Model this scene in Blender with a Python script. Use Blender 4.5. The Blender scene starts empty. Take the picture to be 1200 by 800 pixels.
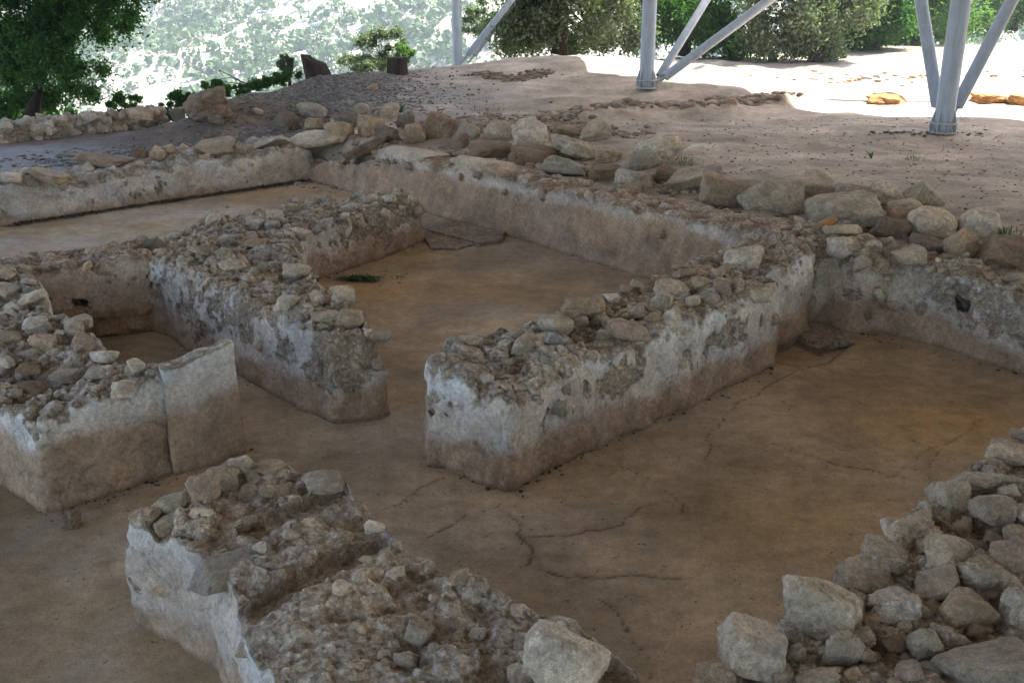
import bpy, math, numpy as np, openvdb
from mathutils import Vector, Matrix
from mathutils.bvhtree import BVHTree

SC = bpy.context.scene
COL = SC.collection
R = math.radians
# ---------------------------------------------------------------- camera
cam = bpy.data.cameras.new('camera'); camo = bpy.data.objects.new('camera', cam); COL.objects.link(camo)
cam.lens = 36; cam.sensor_width = 36; cam.clip_end = 3000; cam.clip_start = .05
camo.location = (0, 0, 4); camo.rotation_euler = (R(70), 0, 0)
SC.camera = camo
# ---------------------------------------------------------------- light
SUN_EL, SUN_AZ = R(56), math.atan2(.75, .62)          # azimuth measured from +Y towards +X
sdir = Vector((math.sin(SUN_AZ)*math.cos(SUN_EL), math.cos(SUN_AZ)*math.cos(SUN_EL), math.sin(SUN_EL)))
w = bpy.data.worlds.new('World'); SC.world = w; w.use_nodes = True
nt = w.node_tree; sky = nt.nodes.new('ShaderNodeTexSky'); sky.sky_type = 'NISHITA'; sky.sun_disc = False
sky.sun_elevation = SUN_EL; sky.sun_rotation = SUN_AZ; sky.dust_density = 2.0; sky.altitude = 100
bg = nt.nodes['Background']; bg.inputs[1].default_value = .12; nt.links.new(sky.outputs[0], bg.inputs[0])
sun = bpy.data.lights.new('sun', 'SUN'); sun.energy = 4.5; sun.angle = R(.53); sun.color = (1, .95, .88)
suno = bpy.data.objects.new('sun', sun); COL.objects.link(suno)
suno.rotation_euler = sdir.to_track_quat('Z', 'Y').to_euler(); suno.location = (30, 40, 60)
SC.view_settings.view_transform = 'Standard'; SC.view_settings.look = 'None'
SC.view_settings.exposure = 2.05; SC.view_settings.gamma = 1
SC.render.engine = 'CYCLES'
SC.cycles.use_denoising = True
SC.cycles.max_bounces = 8; SC.cycles.diffuse_bounces = 4; SC.cycles.volume_bounces = 0
SC.cycles.transparent_max_bounces = 8
SC.cycles.sample_clamp_indirect = 6

# ---------------------------------------------------------------- measuring helpers
PIT = R(20)
def P(u, v, z=0.):
    """where the sight line of photo position (u, v) meets height z"""
    a = (u-600)/1200; b = -(v-400)/1200
    dz = -math.sin(PIT)+b*math.cos(PIT); t = (z-4)/dz
    return np.array((a*t, (math.cos(PIT)+b*math.sin(PIT))*t, z))
def D(u, v, y):
    a = (u-600)/1200; b = -(v-400)/1200
    t = y/(math.cos(PIT)+b*math.sin(PIT))
    return np.array((a*t, y, 4+(-math.sin(PIT)+b*math.cos(PIT))*t))

# ---------------------------------------------------------------- noise
def _h(i, j, k, s):
    h = (i.astype(np.int64)*374761393 + j.astype(np.int64)*668265263 + k.astype(np.int64)*2147483647*3 + s*974634777) & 0xffffffff
    h = ((h ^ (h >> 13))*1274126177) & 0xffffffff
    h = ((h ^ (h >> 16))*2246822519) & 0xffffffff
    return ((h ^ (h >> 15)) & 0xffffff)/float(0xffffff)
def vnoise(p, s, seed=0):
    q = p/s; f = np.floor(q); t = q-f; t = t*t*t*(t*(t*6-15)+10); f = f.astype(np.int64); o = 0
    for a in (0, 1):
        wa = t[:, 0] if a else 1-t[:, 0]
        for b in (0, 1):
            wb = t[:, 1] if b else 1-t[:, 1]
            for c in (0, 1):
                wc = t[:, 2] if c else 1-t[:, 2]
                o = o + wa*wb*wc*_h(f[:, 0]+a, f[:, 1]+b, f[:, 2]+c, seed)
    return o*2-1
ROT = np.array([[.8, .52, -.3], [-.55, .83, .03], [.26, .14, .95]])
def fbm(p, s, n=4, seed=0, g=.5):
    o = 0; a = 1; tot = 0; q = p
    for i in range(n):
        o = o+a*vnoise(q, s, seed+i*17); tot += a; a *= g; s *= .48; q = q@ROT.T+13.7
    return o/tot*1.6
def worley(p, s, seed=0):
    q = p/s; f = np.floor(q).astype(np.int64); n = len(p)
    d1 = np.full(n, 9.); d2 = np.full(n, 9.); cid = np.zeros(n)
    for a in (-1, 0, 1):
        for b in (-1, 0, 1):
            for c in (-1, 0, 1):
                i, j, k = f[:, 0]+a, f[:, 1]+b, f[:, 2]+c
                px = i+_h(i, j, k, seed); py = j+_h(i, j, k, seed+5); pz = k+_h(i, j, k, seed+9)
                d = np.sqrt((px-q[:, 0])**2+(py-q[:, 1])**2+(pz-q[:, 2])**2)
                m = d < d1
                d2 = np.where(m, d1, np.minimum(d2, d)); cid = np.where(m, _h(i, j, k, seed+21), cid); d1 = np.where(m, d, d1)
    return d1, d2, cid
def sst(a, b, x):
    t = np.clip((x-a)/(b-a), 0, 1); return t*t*(3-2*t)
def gridnoise(axes, s, seed):
    r = np.random.default_rng(seed); Ms = []; dims = []
    for ax in axes:
        q = (ax-ax[0])/s+.37; n = int(q[-1])+3; f = np.floor(q).astype(int); t = q-f; t = t*t*(3-2*t)
        M = np.zeros((len(ax), n), np.float32); M[np.arange(len(ax)), f] = 1-t; M[np.arange(len(ax)), f+1] = t
        Ms.append(M); dims.append(n)
    C = r.uniform(-1, 1, dims).astype(np.float32)
    C = np.tensordot(Ms[0], C, (1, 0))
    if len(axes) == 2: return np.tensordot(C, Ms[1], (1, 1))
    C = np.tensordot(C, Ms[1], (1, 1))                  # x, k, y
    return np.tensordot(C, Ms[2], (1, 1))               # x, y, z
def poly_sdf(X, Y, poly):
    d = np.full(X.shape, 1e9); ins = np.zeros(X.shape, bool); n = len(poly)
    for i in range(n):
        ax, ay = poly[i][:2]; bx, by = poly[(i+1) % n][:2]
        ex, ey = bx-ax, by-ay; wx, wy = X-ax, Y-ay
        t = np.clip((wx*ex+wy*ey)/(ex*ex+ey*ey+1e-12), 0, 1)
        d = np.minimum(d, (wx-ex*t)**2+(wy-ey*t)**2)
        c = ((ay > Y) != (by > Y)) & (X < (bx-ax)*(Y-ay)/((by-ay) if abs(by-ay) > 1e-9 else 1e-9)+ax)
        ins ^= c
    d = np.sqrt(d); return np.where(ins, -d, d)
def line_d(X, Y, pl):
    d = np.full(X.shape, 1e9)
    for (ax, ay), (bx, by) in zip(pl[:-1], pl[1:]):
        ex, ey = bx-ax, by-ay; wx, wy = X-ax, Y-ay
        t = np.clip((wx*ex+wy*ey)/(ex*ex+ey*ey+1e-12), 0, 1)
        d = np.minimum(d, (wx-ex*t)**2+(wy-ey*t)**2)
    return np.sqrt(d)
def idw(X, Y, pts):
    n = 0; q = 0
    for x, y, h in pts:
        k = 1/((X-x)**2+(Y-y)**2+.02)**1.5; n = n+k*h; q = q+k
    return n/q

# ---------------------------------------------------------------- object helpers
def tag(o, label=None, cat=None, group=None, kind=None):
    if label: o['label'] = label
    if cat: o['category'] = cat
    if group: o['group'] = group
    if kind: o['kind'] = kind
    return o
def mesh_np(name, v, f, smooth=True, col=None, alpha=None):
    me = bpy.data.meshes.new(name); v = np.asarray(v, np.float32); f = np.asarray(f, np.int32); k = f.shape[1]
    me.vertices.add(len(v)); me.vertices.foreach_set('co', v.ravel())
    me.loops.add(f.size); me.loops.foreach_set('vertex_index', f.ravel())
    me.polygons.add(len(f)); me.polygons.foreach_set('loop_start', np.arange(0, f.size, k, dtype=np.int32))
    try: me.polygons.foreach_set('loop_total', np.full(len(f), k, np.int32))
    except Exception: pass
    me.update(calc_edges=True)
    me.polygons.foreach_set('use_smooth', np.full(len(f), smooth))
    if col is not None:
        a = me.color_attributes.new('Col', 'FLOAT_COLOR', 'POINT')
        a.data.foreach_set('color', np.hstack([col, (np.full(len(col), .3) if alpha is None else alpha)[:, None]]).astype(np.float32).ravel())
    me.update(); return me
def obj(name, me, m=None, parent=None, loc=None):
    o = bpy.data.objects.new(name, me); COL.objects.link(o)
    if m and me and not me.materials: me.materials.append(m)
    if parent: o.parent = parent
    if loc is not None: o.location = loc
    return o
def vnormals(me):
    n = np.empty(len(me.vertices)*3, np.float32); me.vertex_normals.foreach_get('vector', n); return n.reshape(-1, 3)

# ---------------------------------------------------------------- materials
class MT:
    def __init__(s, name, rough=.9):
        s.m = bpy.data.materials.new(name); s.m.use_nodes = True; s.t = s.m.node_tree; s.b = s.t.nodes['Principled BSDF']
        s.b.inputs['Roughness'].default_value = rough; s.b.inputs['Specular IOR Level'].default_value = .25
    def n(s, typ, ins={}, **kw):
        x = s.t.nodes.new(typ)
        for k, v in kw.items(): setattr(x, k, v)
        for k, v in ins.items():
            if isinstance(v, bpy.types.NodeSocket): s.t.links.new(v, x.inputs[k])
            else: x.inputs[k].default_value = v
        return x
    def ramp(s, fac, stops):
        x = s.t.nodes.new('ShaderNodeValToRGB'); s.t.links.new(fac, x.inputs[0]); e = x.color_ramp.elements
        while len(e) < len(stops): e.new(.5)
        for q, (p, c) in zip(e, stops): q.position = p; q.color = (*c, 1) if len(c) == 3 else c
        return x.outputs[0]
    def mix(s, mode, fac, a, b):
        x = s.t.nodes.new('ShaderNodeMix'); x.data_type = 'RGBA'; x.blend_type = mode
        for i, v in ((0, fac), (6, a), (7, b)):
            if isinstance(v, bpy.types.NodeSocket): s.t.links.new(v, x.inputs[i])
            else: x.inputs[i].default_value = v if i == 0 else (*v, 1)
        return x.outputs[2]
    def link(s, a, b): s.t.links.new(a, s.b.inputs[b])
    def noise(s, vec, scale, detail=6, rough=.6, out=0):
        return s.n('ShaderNodeTexNoise', {'Vector': vec, 'Scale': scale, 'Detail': detail, 'Roughness': rough}).outputs[out]
def G(v): return (v, v, v)

def mat_earth(name, src, fine=1., bump=.5, lo=.62, hi=1.38):
    """src: 'Col' attribute or object colour, broken up by several scales of grain and pitting"""
    M = MT(name); pos = M.n('ShaderNodeNewGeometry').outputs['Position']
    if src == 'attr': c = M.n('ShaderNodeAttribute', attribute_name='Col').outputs['Color']
    else: c = M.n('ShaderNodeObjectInfo').outputs['Color']
    n1 = M.noise(pos, 3.2*fine, 8, .65); n2 = M.noise(pos, 26*fine, 7, .7); n3 = M.noise(pos, 120*fine, 3, .6)
    c = M.mix('MULTIPLY', 1, c, M.ramp(n1, [(.3, G(lo)), (.5, G(1)), (.7, G(hi))]))
    c = M.mix('MULTIPLY', .85, c, M.ramp(n2, [(.32, G(.66)), (.5, G(1)), (.66, G(1.28))]))
    c = M.mix('MULTIPLY', .7, c, M.ramp(n3, [(.35, G(.7)), (.65, G(1.3))]))
    warm = M.noise(pos, 1.7, 5, .6)
    c = M.mix('MULTIPLY', .5, c, M.ramp(warm, [(.35, (.93, .97, 1.06)), (.62, (1.10, .98, .84))]))
    if src == 'obj':
        so = M.noise(pos, 5.5*fine, 9, .72); c = M.mix('MIX', M.ramp(so, [(.50, G(0)), (.62, G(.6))]), c, (.33, .265, .19))
    lich = M.noise(pos, 9*fine, 8, .75)
    c = M.mix('MIX', M.ramp(lich, [(.60, G(0)), (.68, G(.35))]), c, (.22, .20, .175))
    big = M.noise(pos, 11*fine, 12, .78)
    wv = M.n('ShaderNodeVectorMath', {0: pos, 1: M.n('ShaderNodeVectorMath', {0: M.noise(pos, 14*fine, 4, .6, 1), 3: .07/fine}, operation='SCALE').outputs[0]}, operation='ADD').outputs[0]
    v1 = M.n('ShaderNodeTexVoronoi', {'Vector': wv, 'Scale': 17*fine}); v2 = M.n('ShaderNodeTexVoronoi', {'Vector': wv, 'Scale': 44*fine})
    g1 = M.n('ShaderNodeSeparateColor', {0: v1.outputs['Color']}).outputs[0]; g2 = M.n('ShaderNodeSeparateColor', {0: v2.outputs['Color']}).outputs[1]
    chip = M.n('ShaderNodeMath', {0: g1, 1: M.n('ShaderNodeMath', {0: g2, 1: .5}, operation='MULTIPLY').outputs[0]}, operation='ADD').outputs[0]
    if src == 'attr': amt = M.n('ShaderNodeAttribute', attribute_name='Col').outputs['Alpha']
    else: amt = M.n('ShaderNodeValue').outputs[0]; amt.default_value = .34
    chipa = M.n('ShaderNodeMath', {0: chip, 1: amt}, operation='MULTIPLY').outputs[0]
    c = M.mix('MULTIPLY', amt, c, M.ramp(g1, [(0, (.78, .74, .68)), (.45, G(.98)), (1, G(1.24))]))
    c = M.mix('MULTIPLY', amt, c, M.ramp(g2, [(0, (.72, .68, .64)), (.5, G(1)), (1, G(1.22))]))
    e1 = M.n('ShaderNodeTexVoronoi', {'Vector': wv, 'Scale': 17*fine}, feature='DISTANCE_TO_EDGE').outputs[0]
    edg = M.ramp(e1, [(0, G(1)), (.05, G(0))]); c = M.mix('MIX', M.n('ShaderNodeMath', {0: edg, 1: M.n('ShaderNodeMath', {0: amt, 1: .38}, operation='MULTIPLY').outputs[0]}, operation='MULTIPLY').outputs[0], c, (.15, .11, .075))
    M.link(c, 'Base Color')
    v = M.n('ShaderNodeTexVoronoi', {'Vector': pos, 'Scale': 45*fine}).outputs[0]
    h = M.n('ShaderNodeMath', {0: n2, 1: M.n('ShaderNodeMath', {0: n3, 1: .35}, operation='MULTIPLY').outputs[0]}, operation='ADD').outputs[0]
    h = M.n('ShaderNodeMath', {0: h, 1: M.n('ShaderNodeMath', {0: v, 1: .25}, operation='MULTIPLY').outputs[0]}, operation='ADD').outputs[0]
    b0 = M.n('ShaderNodeBump', {'Height': big, 'Strength': bump*.75, 'Distance': .045/fine})
    b1 = M.n('ShaderNodeBump', {'Height': chipa, 'Strength': 1, 'Distance': .045/fine, 'Normal': b0.outputs[0]})
    b = M.n('ShaderNodeBump', {'Height': h, 'Strength': bump, 'Distance': .02/fine, 'Normal': b1.outputs[0]})
    M.link(b.outputs[0], 'Normal'); return M.m
M_WALL = mat_earth('ruin_masonry', 'attr', 1, .55, .72, 1.25)
M_STONE = mat_earth('limestone', 'obj', 1, .6)
M_ROCK = mat_earth('weathered_boulder', 'obj', .6, .8, .55, 1.4)

def mat_ground():
    M = MT('packed_earth'); pos = M.n('ShaderNodeNewGeometry').outputs['Position']
    c = M.n('ShaderNodeAttribute', attribute_name='Col').outputs['Color']
    n1 = M.noise(pos, .9, 9, .62); n2 = M.noise(pos, 7, 8, .68); n3 = M.noise(pos, 60, 4, .6)
    c = M.mix('MULTIPLY', 1, c, M.ramp(n1, [(.3, G(.75)), (.5, G(1)), (.7, G(1.25))]))
    c = M.mix('MULTIPLY', .6, c, M.ramp(n2, [(.33, G(.72)), (.5, G(1)), (.68, G(1.22))]))
    c = M.mix('MULTIPLY', .6, c, M.ramp(n3, [(.3, G(.7)), (.7, G(1.25))]))
    n5 = M.noise(pos, 22, 6, .75); c = M.mix('MULTIPLY', .35, c, M.ramp(n5, [(.34, G(.68)), (.5, G(1)), (.66, G(1.25))]))
    sw = M.noise(M.n('ShaderNodeMapping', {'Vector': pos, 'Scale': (1, 1.4, 1)}).outputs[0], 3.4, 10, .72); c = M.mix('MULTIPLY', .8, c, M.ramp(sw, [(.34, G(.78)), (.5, G(1)), (.66, G(1.15))]))
    fl = M.noise(pos, 17, 3, .5); c = M.mix('MIX', M.ramp(fl, [(.68, G(0)), (.71, G(.7))]), c, (.10, .075, .05))
    f2 = M.noise(pos, 55, 2, .5); c = M.mix('MIX', M.ramp(f2, [(.68, G(0)), (.72, G(.6))]), c, (.12, .09, .06)); f3 = M.noise(pos, 38, 2, .5); c = M.mix('MIX', M.ramp(f3, [(.70, G(0)), (.74, G(.5))]), c, (.5, .46, .40))
    M.link(c, 'Base Color')
    h = M.n('ShaderNodeMath', {0: M.n('ShaderNodeMath', {0: n2, 1: n3}, operation='ADD').outputs[0], 1: n5}, operation='ADD').outputs[0]
    M.link(M.n('ShaderNodeBump', {'Height': h, 'Strength': .35, 'Distance': .02}).outputs[0], 'Normal'); return M.m
M_GROUND = mat_ground()

def mat_far():
    M = MT('scrub_hill'); pos = M.n('ShaderNodeNewGeometry').outputs['Position']
    n1 = M.noise(pos, .022, 6, .6); n2 = M.noise(pos, .22, 7, .7)
    c = M.ramp(n1, [(.36, (.27, .28, .20)), (.46, (.38, .35, .28)), (.56, (.50, .45, .39))])
    c = M.mix('MULTIPLY', .9, c, M.ramp(n2, [(.3, G(.5)), (.6, G(1.2))])); M.link(c, 'Base Color'); return M.m
M_FAR = mat_far()
def mat_leaf(name, a, b, tr=.35):
    M = MT(name, .6); pos = M.n('ShaderNodeNewGeometry').outputs['Position']
    rnd = M.n('ShaderNodeNewGeometry').outputs['Random Per Island']
    c = M.ramp(rnd, [(0, a), (1, b)])
    c = M.mix('MULTIPLY', .6, c, M.ramp(M.noise(pos, .8, 3, .5), [(.3, G(.6)), (.7, G(1.3))]))
    M.link(c, 'Base Color')
    t = M.n('ShaderNodeBsdfTranslucent', {'Color': M.mix('MULTIPLY', 1, c, (1.1, 1.5, .5))})
    mx = M.n('ShaderNodeMixShader', {0: tr, 1: M.b.outputs[0], 2: t.outputs[0]})
    M.t.links.new(mx.outputs[0], M.t.nodes['Material Output'].inputs[0]); return M.m
M_LEAF_BROAD = mat_leaf('broad_green_leaf', (.035, .09, .025), (.09, .19, .045), .45)
M_LEAF_OLIVE = mat_leaf('olive_leaf', (.10, .13, .075), (.24, .27, .18), .3)
M_LEAF_LIGHT = mat_leaf('light_green_leaf', (.09, .17, .05), (.17, .26, .09), .35)
M_LEAF_FAR = mat_leaf('scrub_leaf', (.06, .11, .045), (.15, .21, .09), .15)
def mat_bark():
    M = MT('bark'); pos = M.n('ShaderNodeNewGeometry').outputs['Position']
    v = M.n('ShaderNodeMapping', {'Vector': pos, 'Scale': (1, 1, .2)}).outputs[0]
    n = M.noise(v, 14, 7, .7); M.link(M.ramp(n, [(.3, (.022, .015, .012)), (.7, (.085, .062, .046))]), 'Base Color')
    M.link(M.n('ShaderNodeBump', {'Height': n, 'Strength': .9, 'Distance': .03}).outputs[0], 'Normal'); return M.m
M_BARK = mat_bark()
def mat_steel(name, c):
    M = MT(name, .42); pos = M.n('ShaderNodeNewGeometry').outputs['Position']; M.b.inputs['Specular IOR Level'].default_value = .5
    v = M.n('ShaderNodeMapping', {'Vector': pos, 'Scale': (5, 5, .8)}).outputs[0]
    n = M.noise(v, 2.2, 6, .6)
    cc = M.mix('MULTIPLY', 1, M.n('ShaderNodeRGB').outputs[0], M.ramp(n, [(.35, (.84, .84, .82)), (.6, G(1.04))]))
    M.t.nodes['RGB'].outputs[0].default_value = (*c, 1)
    sp = M.noise(pos, 30, 3, .5); cc = M.mix('MIX', M.ramp(sp, [(.69, G(0)), (.74, G(.5))]), cc, (.22, .17, .12))
    M.link(cc, 'Base Color'); return M.m
M_STEEL = mat_steel('painted_steel', (.43, .50, .60)); M_STEEL2 = mat_steel('galvanised_steel', (.42, .44, .46))
M_ROOF = MT('roof_sheet', .8); M_ROOF.b.inputs['Base Color'].default_value = (.62, .60, .56, 1); M_ROOF = M_ROOF.m

# ---------------------------------------------------------------- ground
ROOMS = [(-20, 6), (-14, 11.7), (-8.8, 17.0), (-4.25, 21.2), (.35, 16.3), (3.55, 12.95), (5.45, 10.75), (9.5, 6.8), (9.5, -9), (-20, -9)]
CREST = [(-60, 21), (-9.5, 21.8), (-6.8, 22.8), (-6.1, 26), (-4.5, 29.3), (-1, 31.3), (2.2, 34.5), (6, 38.5), (13, 43), (60, 62), (60, -40), (-60, -40)]
def terr(X, Y):
    sh = X.shape; p = np.stack([X.ravel(), Y.ravel(), np.zeros(X.size)], 1)
    def nz(s, n, seed): return fbm(p, s, n, seed).reshape(sh)
    d = poly_sdf(X, Y, ROOMS)
    left = sst(-3.5, -5.5, X)*sst(23.5, 21, Y)
    out = (.80+.22*sst(0, 3.5, d))*(1-left)+left*(.60+.16*sst(0, 3, d))
    gs = lambda x, y, a, b, h: h*np.exp(-((X-x)/a)**2-((Y-y)/b)**2)
    out = out+gs(1.6, 30, 4.0, 3.4, .62)+gs(-5.0, 27.6, 2.2, 2.6, .26)+gs(-6.3, 23.3, 1.1, 1.6, .38)+gs(4.6, 26.6, 2.6, 1.5, .33)
    out = out+gs(1.2, 24.2, 1.4, .5, .18)
    out = out+.05*nz(2.6, 4, 3)*sst(0, 1.5, d)+.13*nz(7, 3, 8)*sst(2, 8, d)+.035*nz(.7, 5, 9)*sst(.3, 1, d)
    rub = sst(.9, .1, np.abs(line_d(X, Y, [(1.8, 22.4), (4.1, 23.2), (6.7, 24.2)])))
    out = out+.10*rub*(1+nz(.5, 3, 5))
    z = out*sst(-.12, .28, d)
    z = z+(.012*nz(1.6, 3, 31)+.006*nz(.3, 3, 33))*(1-sst(-.1, .3, d))
    c = poly_sdf(X, Y, CREST)
    z = z-np.where(c > -.6, 24*(1-np.exp(-np.clip(c+.6, 0, None)**1.35/26)), 0)
    return z
CRACKS = []
def crack(uv, wd=.012, jit=.05, seed=1):
    wd *= .30; jit *= .75
    r = np.random.default_rng(seed); pts = [P(u, v)[:2] for u, v in uv]
    for _ in range(4):
        q = []
        for a, b in zip(pts[:-1], pts[1:]):
            L = np.linalg.norm(b-a); q += [a, (a+b)/2+r.normal(0, 1, 2)*L*jit*1.6]
        pts = q+[pts[-1]]
    CRACKS.append(([tuple(p) for p in pts], wd))
crack([(950, 428), (905, 448), (866, 470), (848, 488), (834, 522), (826, 540)], .02, .06, 1)
crack([(588, 596), (606, 608), (614, 632), (618, 660)], .018, .08, 2)
crack([(597, 580), (555, 600), (500, 628)], .010, .04, 3)
crack([(618, 628), (670, 626), (730, 615), (770, 590)], .014, .06, 4)
crack([(640, 668), (690, 676), (760, 674), (800, 678)], .014, .05, 5)
crack([(700, 700), (735, 735), (758, 765), (762, 800)], .010, .04, 6)
crack([(1040, 560), (1110, 520), (1150, 490)], .012, .08, 7)
crack([(520, 560), (470, 590), (430, 606)], .009, .06, 8)
crack([(900, 520), (980, 545), (1060, 560)], .010, .08, 9)
crack([(1060, 505), (1100, 530), (1090, 560)], .010, .08, 10)
crack([(700, 545), (760, 560), (800, 600)], .010, .08, 11)

def graded(a, b, fine, lo, hi, g=1.06, cap=1e9):
    s = list(np.arange(a, b+fine/2, fine)); q = fine; x = a; L = []
    while x > lo: q = min(q*g, cap); x -= q; L.append(x)
    q = fine; x = b; Rr = []
    while x < hi: q = min(q*g, cap); x += q; Rr.append(x)
    return np.array(L[::-1]+s+Rr)
def grid_faces(nx, ny):
    i = np.arange(nx*ny).reshape(nx, ny)
    return np.stack([i[:-1, :-1].ravel(), i[1:, :-1].ravel(), i[1:, 1:].ravel(), i[:-1, 1:].ravel()], 1)
xs = graded(-4.8, 6.2, .022, -90, 90, 1.022); ys = graded(4.2, 14, .022, -30, 76, 1.012)
X, Y = np.meshgrid(xs, ys, indexing='ij'); Z = terr(X, Y)
pp = np.stack([X.ravel(), Y.ravel(), Z.ravel()], 1); p0 = pp*[1, 1, 0]
dr = poly_sdf(X, Y, ROOMS).ravel(); xf, yf = X.ravel(), Y.ravel()
w1 = fbm(p0, 1.8, 5, 51); w2 = fbm(p0, .5, 4, 52); w3 = fbm(p0*[1, .6, 1], 3.4, 4, 53)
floorc = np.array([.47, .35, .222])[None]*(1+.24*w1[:, None])*(1+.14*w2[:, None]) + np.array([.045, .02, -.015])[None]*w3[:, None]
gr = sst(.15, .75, w3*.6+w2*.5)[:, None]; floorc = floorc*(1-.6*gr)+np.array([.42, .355, .285])*.6*gr
# ochre pools and dark damp stains
och = np.zeros(len(xf)); dk = np.zeros(len(xf)); pl = np.zeros(len(xf))
for (u, v, a, b, k, arr) in [(1100, 500, 1.3, .7, 1, och), (1000, 600, 1.0, .6, .7, och), (480, 340, 1.6, .6, .8, och), (900, 640, .8, .7, .5, och), (400, 300, 1., .6, .6, och),
                             (700, 700, .38, .18, 1, dk), (640, 655, .28, .2, .8, dk), (770, 640, .2, .12, .6, dk), (930, 690, .2, .25, .5, dk), (180, 235, 2.5, .5, .3, dk),
                             (600, 300, 1.1, .7, .8, pl), (575, 365, .4, .3, .8, pl), (460, 500, .4, .4, .6, pl), (520, 640, .8, .5, .6, pl), (250, 250, 4., .5, .9, pl), (60, 285, 2.5, .5, .9, pl), (820, 470, 1.4, 1.0, .35, pl)]:
    c = P(u, v); arr += k*np.exp(-((xf-c[0])/a)**2-((yf-c[1])/b)**2)
och = np.clip(och*(1+.6*w2), 0, 1)[:, None]; dk = np.clip(dk*(1+1.2*w2), 0, 1)[:, None]; pl = np.clip(pl*(1+.5*w1), 0, 1)[:, None]
floorc = floorc*(1-.7*och)+np.array([.50, .315, .13])*.7*och
floorc = floorc*(1-.7*pl)+np.array([.44, .385, .33])*.7*pl
floorc = floorc*(1-.5*dk)+np.array([.12, .10, .08])*.5*dk
left_tone = sst(-4.0, -2.6, xf)[:, None]; floorc = floorc*(.62+.38*np.where(yf[:, None] < 7.6, left_tone, 1))  # floor colour gets darker towards the near left
plat = np.array([.455, .378, .305])[None]*(1+.14*w1[:, None])
st = fbm(p0*[1, 3, 1], 1.4, 5, 61)[:, None]; plat = plat*(1+.26*st)*(1+.16*w2[:, None])
grey = sst(-2.5, -5.5, xf)*sst(24, 22, yf); grey = np.maximum(grey, .6*np.exp(-((xf+1.8)/2.2)**2-((yf-25)/2.2)**2))[:, None]
plat = plat*(1-.8*grey)+np.array([.25, .26, .275])*.8*grey
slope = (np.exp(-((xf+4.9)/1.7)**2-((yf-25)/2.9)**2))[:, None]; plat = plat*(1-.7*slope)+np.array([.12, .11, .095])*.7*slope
cr_ = poly_sdf(X, Y, CREST).ravel(); cb = (sst(-3.2, -1.2, cr_+.8*w1)*sst(-1.5, -4, xf))[:, None]*.85; plat = plat*(1-cb)+np.array([.17, .125, .09])*(1+.3*w2[:, None])*cb
dark = sst(34.5, 37, yf-.35*xf+1.2*w1+2.0)[:, None]*.65; plat = plat*(1-dark)+np.array([.17, .13, .08])*dark
k = sst(0, .25, dr)[:, None]; colg = floorc*(1-k)+plat*k
for pts, wd in CRACKS:
    a = np.array(pts); lo = a.min(0)-.1; hi = a.max(0)+.1
    m = np.where((xf > lo[0]) & (xf < hi[0]) & (yf > lo[1]) & (yf < hi[1]))[0]
    d = line_d(xf[m], yf[m], pts); d = d*np.clip(1+1.2*w2[m], .45, 3); kk = sst(wd*1.6, wd*.5, d)
    pp[m, 2] -= .007*kk; colg[m] = colg[m]*(1-.7*kk[:, None])+np.array([.06, .045, .03])*.7*kk[:, None]
    k2 = sst(wd*9, wd, d)*.12; colg[m] *= (1-k2[:, None])
# the sunken pit in the floor by the corner, and its broken slab edge
pit = [tuple(P(u, v)[:2]) for u, v in [(903, 402), (925, 393), (960, 408), (985, 398), (1000, 402), (970, 424), (950, 428), (912, 424)]]
m = np.where((xf > 2) & (xf < 5) & (yf > 9.5) & (yf < 12))[0]; d = poly_sdf(xf[m], yf[m], pit)+.03*w2[m]
pp[m, 2] -= .07*sst(.015, -.03, d); kk = (np.exp(-(d/.035)**2)*.75)[:, None]; colg[m] = colg[m]*(1-kk)+np.array([.05, .04, .03])*kk
colg = np.clip(colg, .02, .6)
ground = obj('ground', mesh_np('ground', pp, grid_faces(len(xs), len(ys)), True, colg), M_GROUND); tag(ground, kind='structure')

def hit(u, v):
    """first point of the ground under photo position (u, v)"""
    a = P(u, v, 3.); b = P(u, v, -1.) ; n = 900; t = np.linspace(0, 1, n)
    q = a[None]*(1-t[:, None])+b[None]*t[:, None]; z = terr(q[:, 0][None], q[:, 1][None])[0]
    k = int(np.argmax(q[:, 2] < z)); return np.array((q[k, 0], q[k, 1], z[k]))
def terr1(x, y): return float(terr(np.array([[x]], float), np.array([[y]], float))[0, 0])

# far hillside
hx = graded(-150, 150, 5, -600, 600, 1.08, 30); hy = graded(70, 440, 3.2, 60, 520, 1.06, 25)
HX, HY = np.meshgrid(hx, hy, indexing='ij'); q = np.stack([HX.ravel(), HY.ravel(), 0*HX.ravel()], 1)
def hillz(x, y, q):
    n = fbm(q, 120, 5, 71); n2 = fbm(q, 25, 4, 72)
    up = np.clip(y-215-.12*x+25*n, 0, None)
    return -26+.30*up+6*n*sst(120, 260, y)+1.6*n2*sst(90, 200, y)
HZ = hillz(q[:, 0], q[:, 1], q)
hs = obj('hillside', mesh_np('hillside', np.stack([q[:, 0], q[:, 1], HZ], 1), grid_faces(len(hx), len(hy))), M_FAR); tag(hs, kind='structure')

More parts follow.
